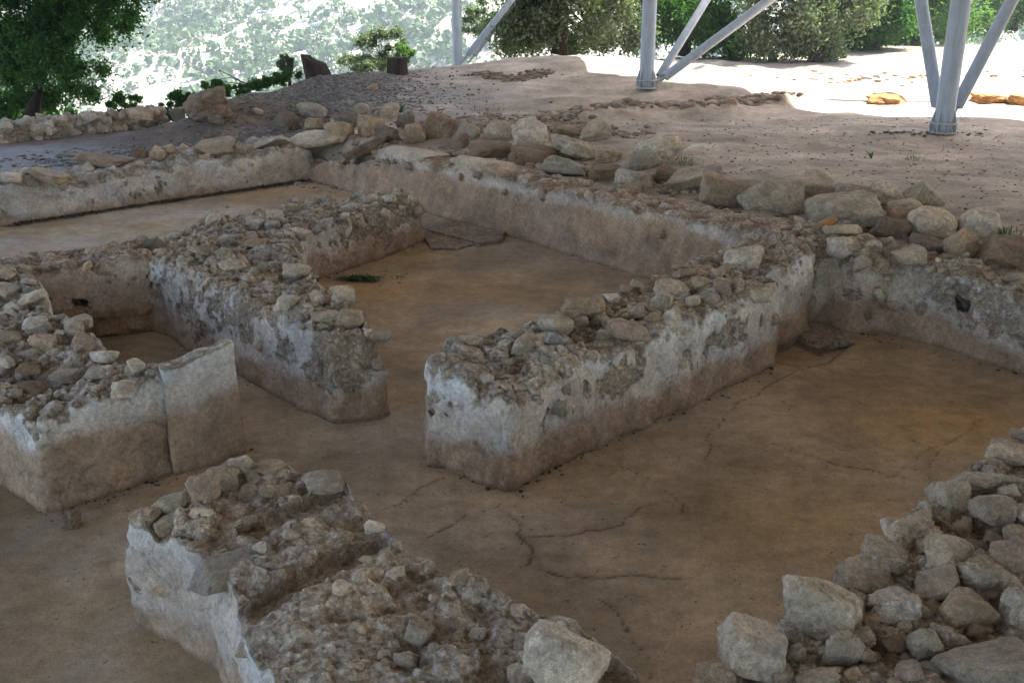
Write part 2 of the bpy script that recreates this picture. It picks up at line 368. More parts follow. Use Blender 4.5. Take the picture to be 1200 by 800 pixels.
# ---------------------------------------------------------------- stones
_ico = {}
def ico(n):
    if n not in _ico:
        import bmesh
        b = bmesh.new(); bmesh.ops.create_icosphere(b, subdivisions=n, radius=1)
        v = np.array([x.co[:] for x in b.verts]); f = np.array([[x.index for x in q.verts] for q in b.faces]); b.free(); _ico[n] = (v, f)
    return _ico[n]
def planes(r, n=11, lo=.62, hi=1.0):
    a = r.normal(size=(n, 3)); a /= np.linalg.norm(a, axis=1)[:, None]
    box = np.array([[1, 0, 0], [-1, 0, 0], [0, 1, 0], [0, -1, 0], [0, 0, 1], [0, 0, -1.]])+r.normal(0, .16, (6, 3))
    box /= np.linalg.norm(box, axis=1)[:, None]
    return np.vstack([a, box]), np.concatenate([r.uniform(lo+.15, hi+.1, n), r.uniform(.72, .95, 6)])
def stone_mesh(seed, sub=5, sharp=11, rough=.05, name='stone', boxy=0):
    r = np.random.default_rng(seed); v, f = ico(sub); nrm, h = planes(r, 9 if not boxy else 4)
    if boxy: h[-6:] = r.uniform(.72, .8, 6)
    vw = v+.10*np.stack([fbm(v+seed, .6, 3, seed+k) for k in (1, 2, 3)], 1); vw /= np.linalg.norm(vw, axis=1)[:, None]
    s = np.maximum(0, vw@nrm.T/h); rad = 1/np.maximum((s**sharp).sum(1)**(1/sharp), .3)
    p = v*rad[:, None]; q = p+seed*3.1; f1 = fbm(q, .9, 6, seed, .6); f2 = fbm(q, .26, 5, seed+3, .6)
    dsp = rough*1.5*f1+rough*.7*f2-rough*1.1*np.clip(fbm(q, .42, 2, seed+6)-.25, 0, 1)
    d1, d2, c = worley(q+.1*f1[:, None], .6, seed); dsp += rough*.5*(c-.5)*sst(0, .2, d2-d1)-rough*.3*sst(.08, 0, d2-d1)
    p = p*(1+dsp)[:, None]; return mesh_np(name, p, f)
_pool = {}
def pool(kind, i):
    k = (kind, i)
    if k not in _pool:
        sh, ro, bx = {'round': (6, .06, 0), 'ang': (17, .055, 0), 'block': (20, .04, 1), 'rough': (8, .12, 0)}[kind]
        me = stone_mesh(100+i*7+len(kind), 4, sh, ro, 'stone', bx); me.materials.append(M_STONE); _pool[k] = me
    return _pool[k]
TONE = {'pale': (.49, .435, .365), 'white': (.62, .57, .505), 'grey': (.37, .335, .285), 'tan': (.41, .325, .24), 'brown': (.24, .18, .135), 'blue': (.30, .32, .33),
        'pink': (.42, .33, .275), 'dark': (.20, .175, .15), 'orange': (.48, .27, .12)}
SR = np.random.default_rng(11)
def stone(name, c, r3, kind='ang', tone='pale', label=None, cat='stone', group=None, rz=None, tilt=.25, seed=None, hi=False, mat=None):
    if hi or seed is not None:
        sh, ro, bx = {'round': (6, .065, 0), 'ang': (17, .06, 0), 'block': (20, .045, 1), 'rough': (8, .13, 0)}[kind]
        me = stone_mesh(seed if seed is not None else int(SR.integers(1e4)), 6 if hi else 5, sh, ro, 'stone', bx); me.materials.append(mat or M_STONE)
    else: me = pool(kind, int(SR.integers(6)))
    o = bpy.data.objects.new(name, me); COL.objects.link(o)
    o.location = c; o.scale = r3
    o.rotation_euler = (SR.normal(0, tilt), SR.normal(0, tilt), SR.uniform(0, 6.28) if rz is None else rz)
    t = np.array(TONE[tone])*[1.20, 1.15, 1.04]*SR.uniform(.86, 1.12); o.color = (*t, 1)
    tag(o, label, cat, group); return o

# ---------------------------------------------------------------- masonry walls
BVH = {}
STN = np.array([.49, .425, .335]); EARTH = np.array([.37, .29, .21]); PLAS = np.array([.61, .55, .475]); STAIN = np.array([.45, .335, .235]); WHITE = np.array([.74, .72, .68])
def wall(name, label, foot, hpts, vox, stain=.35, seed=1, nstones=200, srange=(.05, .13), batter=.05, topn=.05, siden=.03, plaster=.25, sideston=0,
         carve=(), extra=(), col=(1, 1, 1), cut=(), white=1., crumb=.012, cat='wall', zlo=-.12, rnd=.04, shoulder=.06, clod=.085, step=.03, earth=1.):
    r = np.random.default_rng(seed); foot = [tuple(q[:2]) for q in foot]; fa = np.array(foot)
    hm = max(h for *_, h in hpts)
    lo = fa.min(0)-.22; hi = fa.max(0)+.22
    ax = np.arange(lo[0], hi[0], vox); ay = np.arange(lo[1], hi[1], vox); az = np.arange(zlo, hm+.30, vox)
    X, Y = np.meshgrid(ax, ay, indexing='ij')
    d2 = poly_sdf(X, Y, foot).astype(np.float32)
    kr = max(1, int(rnd/vox))
    for _ in range(2):
        for axn in (0, 1):
            cs = np.cumsum(np.concatenate([np.repeat(np.take(d2, [0], axn), kr+1, axn), d2, np.repeat(np.take(d2, [-1], axn), kr, axn)], axn), axn, dtype=np.float64)
            n_ = d2.shape[axn]; d2 = ((np.take(cs, range(2*kr+1, 2*kr+1+n_), axn)-np.take(cs, range(0, n_), axn))/(2*kr+1)).astype(np.float32)
    T = idw(X, Y, hpts)+topn*(gridnoise([ax, ay], .35, seed+1)+.5*gridnoise([ax, ay], .13, seed+2)+.6*gridnoise([ax, ay], .8, seed+3))
    # crust broken into plates of slightly different height
    pt = np.stack([X.ravel(), Y.ravel(), 0*X.ravel()], 1); wq = fbm(pt, .25, 3, seed+50)
    a1, a2, ac = worley(pt+wq[:, None]*[.06, -.05, 0], .26, seed+51); b1, b2, bc = worley(pt-wq[:, None]*[.03, .04, 0], .11, seed+52)
    tn = ((ac-.5)*sst(0, .14, a2-a1)+.45*(bc-.5)*sst(0, .16, b2-b1)-.28*sst(.09, 0, a2-a1)+.5*np.maximum(wq, -.5)).reshape(X.shape)
    T = (T+step*1.8*tn).astype(np.float32); tn = tn.astype(np.float32)
    zz = az[None, None, :].astype(np.float32)
    pm = gridnoise([ax, ay, az], .42, seed+4)+.45*gridnoise([ax, ay, az], .12, seed+5)+.35*gridnoise([ax, ay, az], .05, seed+15)
    pm = pm+1.2*np.clip((stain-zz)/max(stain, .1), -.4, .6)
    pmask = np.clip((pm+plaster)*7, 0, 1)
    side = d2[:, :, None]+batter*(zz-.3)-.022*pmask+siden*(gridnoise([ax, ay, az], .55, seed+6)+.5*gridnoise([ax, ay, az], .2, seed+7)+.3*gridnoise([ax, ay, az], .08, seed+8))
    # crumbled shoulder: more erosion near the top edge
    side = side+shoulder*np.clip((zz-T[:, :, None]+.16)/.16, 0, 1)**2
    top = zz-T[:, :, None]
    kk = .035; h = np.clip(.5-.5*(side-top)/kk, 0, 1); d = side*(1-h)+top*h+kk*h*(1-h)
    del side, top, h
    sid = np.zeros(d.shape, np.int16)
    def put(c, rr, rot, nrm, hh, ident, sharp=10):
        R0 = max(rr)*1.25
        i0 = [max(0, int((c[a]-R0-A[0])/vox)) for a, A in enumerate((ax, ay, az))]
        i1 = [min(len(A), int((c[a]+R0-A[0])/vox)+2) for a, A in enumerate((ax, ay, az))]
        if any(b <= a for a, b in zip(i0, i1)): return
        gx, gy, gz = np.meshgrid(ax[i0[0]:i1[0]]-c[0], ay[i0[1]:i1[1]]-c[1], az[i0[2]:i1[2]]-c[2], indexing='ij')
        q = np.stack([gx.ravel(), gy.ravel(), gz.ravel()], 1)@rot/np.array(rr)
        s = np.maximum(0, q@nrm.T/hh); ds = ((s**sharp).sum(1)**(1/sharp)-1)*min(rr)*.9
        ds = ds.reshape(gx.shape).astype(np.float32)
        sl = tuple(slice(a, b) for a, b in zip(i0, i1)); dd = d[sl]; m = ds < dd+.004
        sid[sl] = np.where(m, ident, sid[sl]); d[sl] = np.minimum(dd, ds)
    def rrot(tl):
        e = Matrix.Rotation(r.uniform(0, 6.28), 3, 'Z') @ Matrix.Rotation(r.normal(0, tl), 3, 'X') @ Matrix.Rotation(r.normal(0, tl), 3, 'Y'); return np.array(e)
    k = 0; tries = 0; placed = []
    while k < nstones and tries < nstones*40:
        tries += 1; x, y = r.uniform(lo, hi); i = int((x-ax[0])/vox); j = int((y-ay[0])/vox)
        if not (0 <= i < len(ax) and 0 <= j < len(ay)) or d2[i, j] > -.03: continue
        s = srange[0]+(srange[1]-srange[0])*r.random()**2.2
        if any((x-a)**2+(y-b)**2 < (.75*(s+c))**2 for a, b, c in placed): continue
        placed.append((x, y, s)); rr = (s, s*r.uniform(.6, .95), s*r.uniform(.4, .8)); n_, h_ = planes(r, 9)
        k += 1; put((x, y, T[i, j]+rr[2]*r.uniform(-.45, .3)-.02), rr, rrot(.3), n_, h_, k % 30000+1, r.choice([10, 16, 24]))
    P_ = np.roll(fa, -1, 0); L = np.linalg.norm(P_-fa, axis=1)
    for _ in range(sideston):
        e = r.choice(len(fa), p=L/L.sum()); t = r.random(); x, y = fa[e]*(1-t)+P_[e]*t
        i = min(max(int((x-ax[0])/vox), 0), len(ax)-1); j = min(max(int((y-ay[0])/vox), 0), len(ay)-1)
        s = srange[0]+(srange[1]*1.1-srange[0])*r.random()**1.5; z = r.uniform(.05 if stain < .2 else stain*.8, max(T[i, j]-.02, stain+.1))
        n_, h_ = planes(r, 9); k += 1; put((x, y, z), (s, s*.8, s*.65), rrot(.5), n_, h_, k % 30000+1, 9)
    for (x, y, z, a, b, c, rz) in extra:
        n_, h_ = planes(r, 3); k += 1; put((x, y, z), (a, b, c), np.array(Matrix.Rotation(rz, 3, 'Z')), n_, h_, k % 30000+1, 14)
    for (pl, z0) in carve:                     # troughs sunk to height z0
        q = poly_sdf(X, Y, pl)[:, :, None]+.03*gridnoise([ax, ay, az], .12, seed+12); q = np.maximum(q, z0-zz); m = -q > d
        d = np.where(m, -q, d); sid = np.where(m, 0, sid)
    for (x, y, z, a, b, c) in cut:             # hollows
        q = (np.sqrt(((X-x)/a)[:, :, None]**2+((Y-y)/b)[:, :, None]**2+((zz-z)/c)**2)-1)*min(a, b, c)+.03*gridnoise([ax, ay, az], .08, seed+13)
        d = np.maximum(d, -q)
    bgv = 3*vox; g = openvdb.FloatGrid(bgv); g.copyFromArray(np.ascontiguousarray(np.clip(d, -bgv, bgv), dtype=np.float32))
    pts, quads = g.convertToQuads(0.0); pts = np.array(pts, np.float64); quads = np.array(quads, np.int64)
    idx = np.clip(np.rint(pts).astype(int), 0, np.array(d.shape)-1)
    ids = sid[idx[:, 0], idx[:, 1], idx[:, 2]]; pmv = pmask[idx[:, 0], idx[:, 1], idx[:, 2]]; Tv = T[idx[:, 0], idx[:, 1]]; tnv = tn[idx[:, 0], idx[:, 1]]; d2v = d2[idx[:, 0], idx[:, 1]]
    pts = pts*vox+[ax[0], ay[0], az[0]]; del d, sid, pm, pmask
    me = mesh_np(name, pts, quads); N = vnormals(me)
    if (N*(pts-pts.mean(0))).sum() < 0: quads = quads[:, ::-1]; N = -N
    isS = (ids > 0).astype(float); flat = sst(.35, .75, N[:, 2]); isP = pmv*(1-flat)*(1-isS)*sst(-.12, -.06, d2v)
    isE = (1-isS)*(1-isP)
    n1 = fbm(pts, .16, 4, seed+20); n2 = fbm(pts, .045, 3, seed+21)
    d1, dd2, cid = worley(pts+.02*n1[:, None], clod, seed+22); cr = sst(.16, 0, dd2-d1)
    e1, ee2, eid = worley(pts+n1[:, None]*.03, .30, seed+23); cr2 = sst(.05, 0, ee2-e1)*sst(.0, .5, fbm(pts, .6, 2, seed+25))
    disp = isE*(.012*n1+crumb*n2-crumb*1.3*cr+crumb*1.6*(cid-.5))+isP*(.005*n1+.0025*n2-.007*cr2)+isS*(.005*n1+.003*n2)
    lim = 1.2*vox+.01; pts = pts+N*np.clip(disp, -lim, lim)[:, None]
    rn = ((ids*7919+seed*31) % 997/997.)[:, None]; rn2 = ((ids*104729+seed) % 991/991.)[:, None]
    sc = STN*(.72+.55*rn)*(1+np.array([.09, 0, -.10])*(rn2-.4)*1.6)
    ec = (EARTH*earth+.10*(cid[:, None]-.35))*(1+.20*n1[:, None]); ew = sst(.1, .7, fbm(pts, .5, 4, seed+30))[:, None]*flat[:, None]; ec = ec*(1-.45*ew)+STN*.9*.45*ew
    pk2 = (sst(-.45, .25, tnv+.35*n2+.25*n1)*flat)[:, None]; ec = ec*(.9-.9*.85*pk2)+np.array([.58, .52, .425])*.85*pk2
    zb = pts[:, 2]+.16*fbm(pts, 1.1, 5, seed+31, .62)+.04*n1; up = sst(stain-.07, stain+.08, zb)[:, None]; hi_ = sst(-.32, -.05, zb-Tv)[:, None]
    wm = sst(-.5, .3, fbm(pts, .7, 3, seed+32))[:, None]*hi_*white
    pc = STAIN*(1+.12*n1[:, None])*(1-up)+up*(PLAS*(1-wm)+WHITE*wm)
    pk = sst(.0, .7, fbm(pts, .45, 4, seed+33))[:, None]*.30; pc = pc*(1-pk)+np.array([.40, .31, .245])*pk
    pc = pc*(1-.28*cr2[:, None])
    inn = sst(-.16, -.08, d2v)[:, None]; rc = (.45*ec+.50*STN)*(1-inn*hi_*.5*white)+STN*inn*hi_*.5*white                           # bare rubble core on the faces
    c = isS[:, None]*sc+isP[:, None]*pc+isE[:, None]*(ec*flat[:, None]+rc*(1-flat[:, None]))
    rim = (isE*sst(-.10, -.04, d2v)*sst(.1, .0, np.abs(pts[:, 2]-Tv))*(1-flat)*white)[:, None]*.5; c = c*(1-rim)+WHITE*rim
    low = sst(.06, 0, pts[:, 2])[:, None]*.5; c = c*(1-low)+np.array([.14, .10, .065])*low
    c = np.clip(c*np.array(col), .02, .72)
    bpy.data.meshes.remove(me); me = mesh_np(name, pts, quads, True, c, np.clip(isE*.95+isS*.25+isP*(.05+.25*sst(.2, .8, fbm(pts, .35, 3, seed+60))), 0, 1))
    o = obj(name, me, M_WALL); tag(o, label, cat)
    BVH[name] = BVHTree.FromPolygons([tuple(x) for x in pts], [tuple(int(i) for i in x) for x in quads]) if label else None
    o['_w'] = 1; del o['_w']; return o
def top_z(key, x, y):
    h = BVH[key].ray_cast(Vector((x, y, 5)), Vector((0, 0, -1)))
    return h[0].z if h[0] is not None else None

HF = .78
def Q(lst, z): return [P(u, v, z)[:2] for u, v in lst]
# foreground block
footF = Q([(143, 607), (205, 578), (270, 545), (330, 548), (405, 562), (440, 600), (480, 640), (600, 705), (700, 755), (775, 805)], HF)+[(1.15, 3.2), (-.35, 2.7), (-.85, 3.55)]+Q([(318, 800), (282, 715), (240, 647), (190, 622)], HF)
hF = [(*P(143, 607, HF)[:2], .74), (*P(242, 590, HF)[:2], .80), (*P(320, 560, HF)[:2], .84), (*P(440, 610, HF)[:2], .78), (*P(300, 700, HF)[:2], .76), (*P(600, 740, HF)[:2], .78), (0, 3.5, .78), (*P(400, 680, HF)[:2], .80)]
wall('foreground_wall', 'massive crumbling rubble wall in the near foreground with two sunken troughs and a bluish plaster side', footF, hF, .0125, stain=.22, seed=3,
     nstones=34, srange=(.04, .11), batter=.02, topn=.022, plaster=1.25, rnd=.03, crumb=.006, clod=.10, step=.034, siden=.045, shoulder=.0,
     carve=[(Q([(280, 707), (300, 722), (400, 672), (470, 640), (455, 622), (390, 642), (300, 690)], HF), .655), (Q([(270, 618), (300, 632), (375, 602), (420, 575), (400, 562), (350, 590)], HF), .70)],
     extra=[(*P(275, 668, .74), .22, .13, .07, .6)], sideston=10, earth=1.15)
# central wall
footC = [(-.02, 7.50), (.9, 8.40), (1.85, 9.35), (2.76, 10.25), (2.95, 10.75), (3.45, 11.35), (3.72, 11.95), (3.2, 12.1), (2.3, 11.45), (1.2, 10.35), (.2, 9.3), (-.42, 8.75), (-.72, 8.25), (-.66, 7.92), (-.3, 7.66)]
hC = [(0, 7.7, .74), (-.6, 8.1, .88), (.5, 8.4, .84), (1.2, 9.2, .86), (2, 10, .88), (2.7, 10.6, .90), (3.4, 11.6, .97), (1.6, 10.5, .88), (3.6, 12, 1.0)]
wall('central_wall', 'central rubble wall with whitish plaster faces and a jumble of loose stones along its top', footC, hC, .0165, stain=.33, seed=5,
     nstones=190, srange=(.035, .10), batter=.06, plaster=1.0, siden=.065, shoulder=.06, step=.04, crumb=.007, topn=.04, sideston=14)
# corner and right wall
footR = [(3.45, 11.75), (3.75, 11.75), (3.95, 11.35), (4.35, 11.35), (4.75, 10.95), (5.35, 10.15), (6.4, 8.95), (8.2, 7.1), (8.8, 7.6), (7.0, 9.5), (5.75, 10.8), (4.9, 11.75), (4.3, 12.7), (3.75, 13.1), (3.35, 12.6)]
hR = [(3.7, 12.2, 1.02), (4.2, 12.0, 1.0), (4.8, 11.4, .93), (5.4, 10.5, .85), (6.5, 9.3, .8), (8.3, 7.5, .8), (3.7, 12.9, 1.0)]
wall('corner_wall', 'long battered rubble wall at the right with broken plaster and a hollow in its face', footR, hR, .022, stain=.30, seed=9,
     nstones=70, srange=(.05, .12), batter=.22, plaster=.65, topn=.04, sideston=60, siden=.05, white=.55, cut=[(*P(1135, 356, .5), .16, .16, .12), (*P(1128, 348, .55), .1, .12, .09)])
# back wall
footN = [(-4.35, 20.95), (-4.0, 20.45), (-2.3, 18.45), (-1.3, 17.35), (-.05, 15.95), (.8, 14.9), (1.7, 13.75), (2.5, 12.85), (3.3, 12.1), (3.9, 12.7), (3.2, 13.6), (2.0, 14.9), (.9, 16.1), (-.3, 17.6), (-1.9, 19.3), (-3.5, 21.3)]
hN = [(-4, 20.9, .34), (-3, 20, .46), (-2.1, 18.9, .62), (-1.5, 18.2, .88), (-.2, 16.8, .95), (.9, 15.5, .93), (2.4, 13.8, .93), (3.5, 12.6, .97)]
wall('back_wall', 'long low brown plastered wall running across the middle in front of the row of boulders', footN, hN, .026, stain=.75, seed=13,
     nstones=40, srange=(.05, .12), batter=.12, crumb=.005, plaster=1.7, topn=.03, sideston=16, siden=.05, white=.1, col=(.98, .93, .90),
     extra=[(-.55, 16.9, .96, .75, .3, .08, -.85), (-1.75, 18.6, .86, .9, .33, .08, -.85)], cut=[(-.25, 15.9, .08, .14, .12, .12)])
# far left wall
footH = [(-13.5, 11.3), (-11, 13.9), (-8.5, 16.55), (-6.5, 18.35), (-4.5, 20.15), (-4.0, 20.6), (-4.2, 21.3), (-4.9, 21.5), (-6.6, 19.9), (-9.1, 17.6), (-11.5, 15.1), (-14.1, 12.3)]
hH = [(-9, 17.2, .72), (-7.6, 18.3, .62), (-6.5, 19.2, .70), (-5.5, 20.2, .72), (-4.5, 21, .74), (-12, 14, .7)]
wall('far_left_wall', 'long pale plastered wall at the far left behind the narrow sunken corridor', footH, hH, .026, stain=.12, seed=17,
     nstones=120, srange=(.06, .16), batter=.14, shoulder=.10, plaster=1.1, topn=.07, sideston=20, siden=.06, white=.75,
     cut=[(*P(103, 222, .35), .09, .09, .13)])
# L shaped wall in the middle left
footL = [(-1.17, 8.98), (-1.28, 8.84), (-1.68, 8.76), (-1.84, 8.96), (-2.6, 9.75), (-3.4, 10.55), (-4.05, 11.25), (-4.45, 11.6), (-4.5, 12.6), (-4.3, 14.1), (-3.4, 15.05), (-2.3, 15.95), (-1.75, 16.1), (-1.38, 15.65), (-2.0, 14.5), (-2.75, 13.45), (-2.75, 12.4), (-2.15, 10.8), (-1.55, 9.6)]
hL = [(-1.45, 9.1, .86), (-2.2, 10, .90), (-3.2, 11, .90), (-4.2, 11.9, .86), (-3.6, 13.2, .74), (-3, 14.3, .70), (-2.2, 15.4, .68), (-1.6, 15.7, .74)]
wall('bent_wall', 'bent rubble wall left of centre whose near end shows broken steps of plaster', footL, hL, .02, stain=.30, seed=21,
     nstones=200, step=.05, srange=(.04, .12), batter=.07, plaster=.5, topn=.055, sideston=60, siden=.045, white=.45)
# small room rear wall
footQ = [(-6.6, 10.45), (-5.25, 10.95), (-4.15, 11.35), (-4.3, 12.1), (-5.4, 11.75), (-6.9, 11.2)]
wall('alcove_wall', 'smooth pinkish plaster wall closing the small left room with a dark hole in its masonry', footQ, [(-5.2, 11.2, .86), (-4.3, 11.6, .92), (-6.3, 10.8, .84)], .02, stain=.36, seed=25,
     nstones=90, srange=(.04, .10), batter=.0, plaster=1.2, topn=.03, siden=.012, white=.12, col=(.95, .86, .80),
     extra=[(-5.15+.93*t+.03, 11.02+.36*t-.0, z, .135, .10, .085, .37) for t, z in ((.05, .30), (.36, .31), (.66, .30), (.92, .31), (.2, .12), (.5, .11), (.8, .12))],
     cut=[(*P(96, 350, .45), .10, .16, .085), (*P(104, 360, .42), .07, .14, .07)])
# left mass and its plastered front
footA = [(-3.62, 7.05), (-3.2, 7.44), (-2.89, 7.76), (-2.93, 7.93), (-3.1, 7.98), (-3.32, 8.2), (-3.8, 8.75), (-4.3, 9.35), (-4.95, 10.3), (-5.35, 10.9), (-5.9, 10.9), (-7.5, 10.0), (-7.5, 8.6), (-5.6, 8.6), (-4.3, 7.6)]
hA = [(-3.5, 7.2, .74), (-3, 7.9, .92), (-3.4, 8.3, .88), (-4, 9.1, .92), (-5, 10.4, .88), (-4.6, 8.2, .70), (-6, 9.5, .85), (-4.6, 9.3, .82), (-4.0, 7.8, .70)]
wall('left_rubble_wall', 'broad rubble wall at the left edge with a stained plaster front and stepped loose top', footA, hA, .0175, stain=.50, seed=29,
     nstones=140, step=.055, srange=(.05, .13), batter=.04, shoulder=.03, plaster=1.4, topn=.06, sideston=0, siden=.06, white=.95)
footP = [(-2.82, 7.70), (-2.36, 8.13), (-2.42, 8.24), (-2.90, 7.85)]
wall('plaster_slab', 'thin upright whitish plaster slab with a sloping broken top standing at the end of the left wall', footP, [(-2.8, 7.85, .95), (-2.6, 8.05, 1.0), (-2.4, 8.22, 1.05)], .0125, stain=.55, seed=33,
     nstones=0, batter=.0, plaster=3, rnd=.013, topn=.012, siden=.016, white=1., step=.006, shoulder=.0, cat='plaster slab', crumb=.002)
# right foreground
footG = Q([(770, 830), (800, 790), (840, 745), (895, 722), (925, 695), (975, 665), (1010, 630), (1060, 588), (1110, 552), (1160, 520), (1215, 490)], .62)+[(6.2, 8.6), (7.2, 7.4), (5.5, 3.5), (1.5, 2.5), (.9, 3.2)]
hG = [(1, 4, .56), (2, 4.8, .58), (3.2, 6, .62), (4.5, 7.3, .62), (3.2, 4, .60), (5, 6, .65), (2.3, 4.0, .50)]
wall('rubble_bank', 'wide bank of earth and tumbled stones filling the lower right corner', footG, hG, .018, stain=.1, seed=37,
     nstones=430, srange=(.03, .10), batter=.12, plaster=-2, topn=.05, siden=.05, white=.3, crumb=.014, cat='stone bank', earth=.95)

# ---------------------------------------------------------------- named stones (u, v, width px, height px, shape, tone, label)
import re
def short(l):
    l = re.split(r' (?:on|in|of|at|lying|beside|left|right|behind|below|near|stuck|hanging|perched|leaning|standing|capping|bridging|along|overhanging|by|between|just|with|above|cut|filling|where|directly|wedged) ', l)[0]
    return l
def finish_labels(rows, objs, where):
    named = [(r[0], r[1], short(r[6])) for r in rows if r[6]]; cnt = [q[2] for q in named]; named = [q for q in named if cnt.count(q[2]) == 1 and len(q[2].split()) > 1]; seen = set()
    for r_, o in zip(rows, objs):
        if r_[6]: continue
        for (a, b, nm) in sorted(named, key=lambda q: (q[0]-r_[0])**2+(q[1]-r_[1])**2)[:5]:
            dx, dy = r_[0]-a, r_[1]-b; rel = ('right of' if dx > 0 else 'left of') if abs(dx) > 1.1*abs(dy) else ('in front of' if dy > 0 else 'behind')
            l = 'small %s stone %s the %s on the %s' % ({'pink': 'pinkish', 'white': 'whitish'}.get(r_[5], r_[5]), rel, nm, where)
            if l not in seen and len(l.split()) <= 16: seen.add(l); o['label'] = l; break
def lay(rows, key, group, name, cat, zdef=.8, dep=.8, sink=.18, hi=False, tilt=.2, small=None, ks=.95):
    made = []
    for i, (u, v, wp, hp, kind, tone, lab) in enumerate(rows):
        if key:
            for dv in (.25, 0, -.3, -.7, -1.1, -1.6, -2.2, .6, 1.2):
                a = P(u, v+hp*dv, 3.2); e = P(u, v+hp*dv, -.5); dd = Vector(e-a).normalized(); hh = BVH[key].ray_cast(Vector(a), dd)
                if hh[0] is not None and hh[0].z > zdef-.30 and hh[1].z*(1 if hh[1].dot(dd) < 0 else -1) > .25: p = np.array(hh[0]); break
            else: p = P(u, v, zdef); print('stray', key, u, v)
        else: p = hit(u, v+hp*.25)
        z = p[2]
        D_ = math.sqrt(p[0]**2+p[1]**2+(4-z)**2); ra = wp*D_/2400*1.12*ks
        dp = math.asin((4-z)/D_); hpx = hp*D_/2400*1.08*ks
        rd = ra*dep; rh = max(.25*ra, min(1.1*ra, math.sqrt(max((hpx**2-(rd*math.sin(dp))**2), (.35*hpx)**2))/math.cos(dp)))
        o = stone(name, (p[0], p[1], z+rh*.48), (ra, rd, rh), kind, tone, lab or small, cat, group if not lab else None, rz=SR.uniform(-.35, .35), tilt=tilt, seed=1000+i*13+len(rows)*7, hi=hi and wp > 34)
        if lab and group: o['group'] = group
        made.append(o)
    if small: finish_labels(rows, made, {'rubble_bank': 'rubble bank'}.get(key, key.replace('_', ' ')))
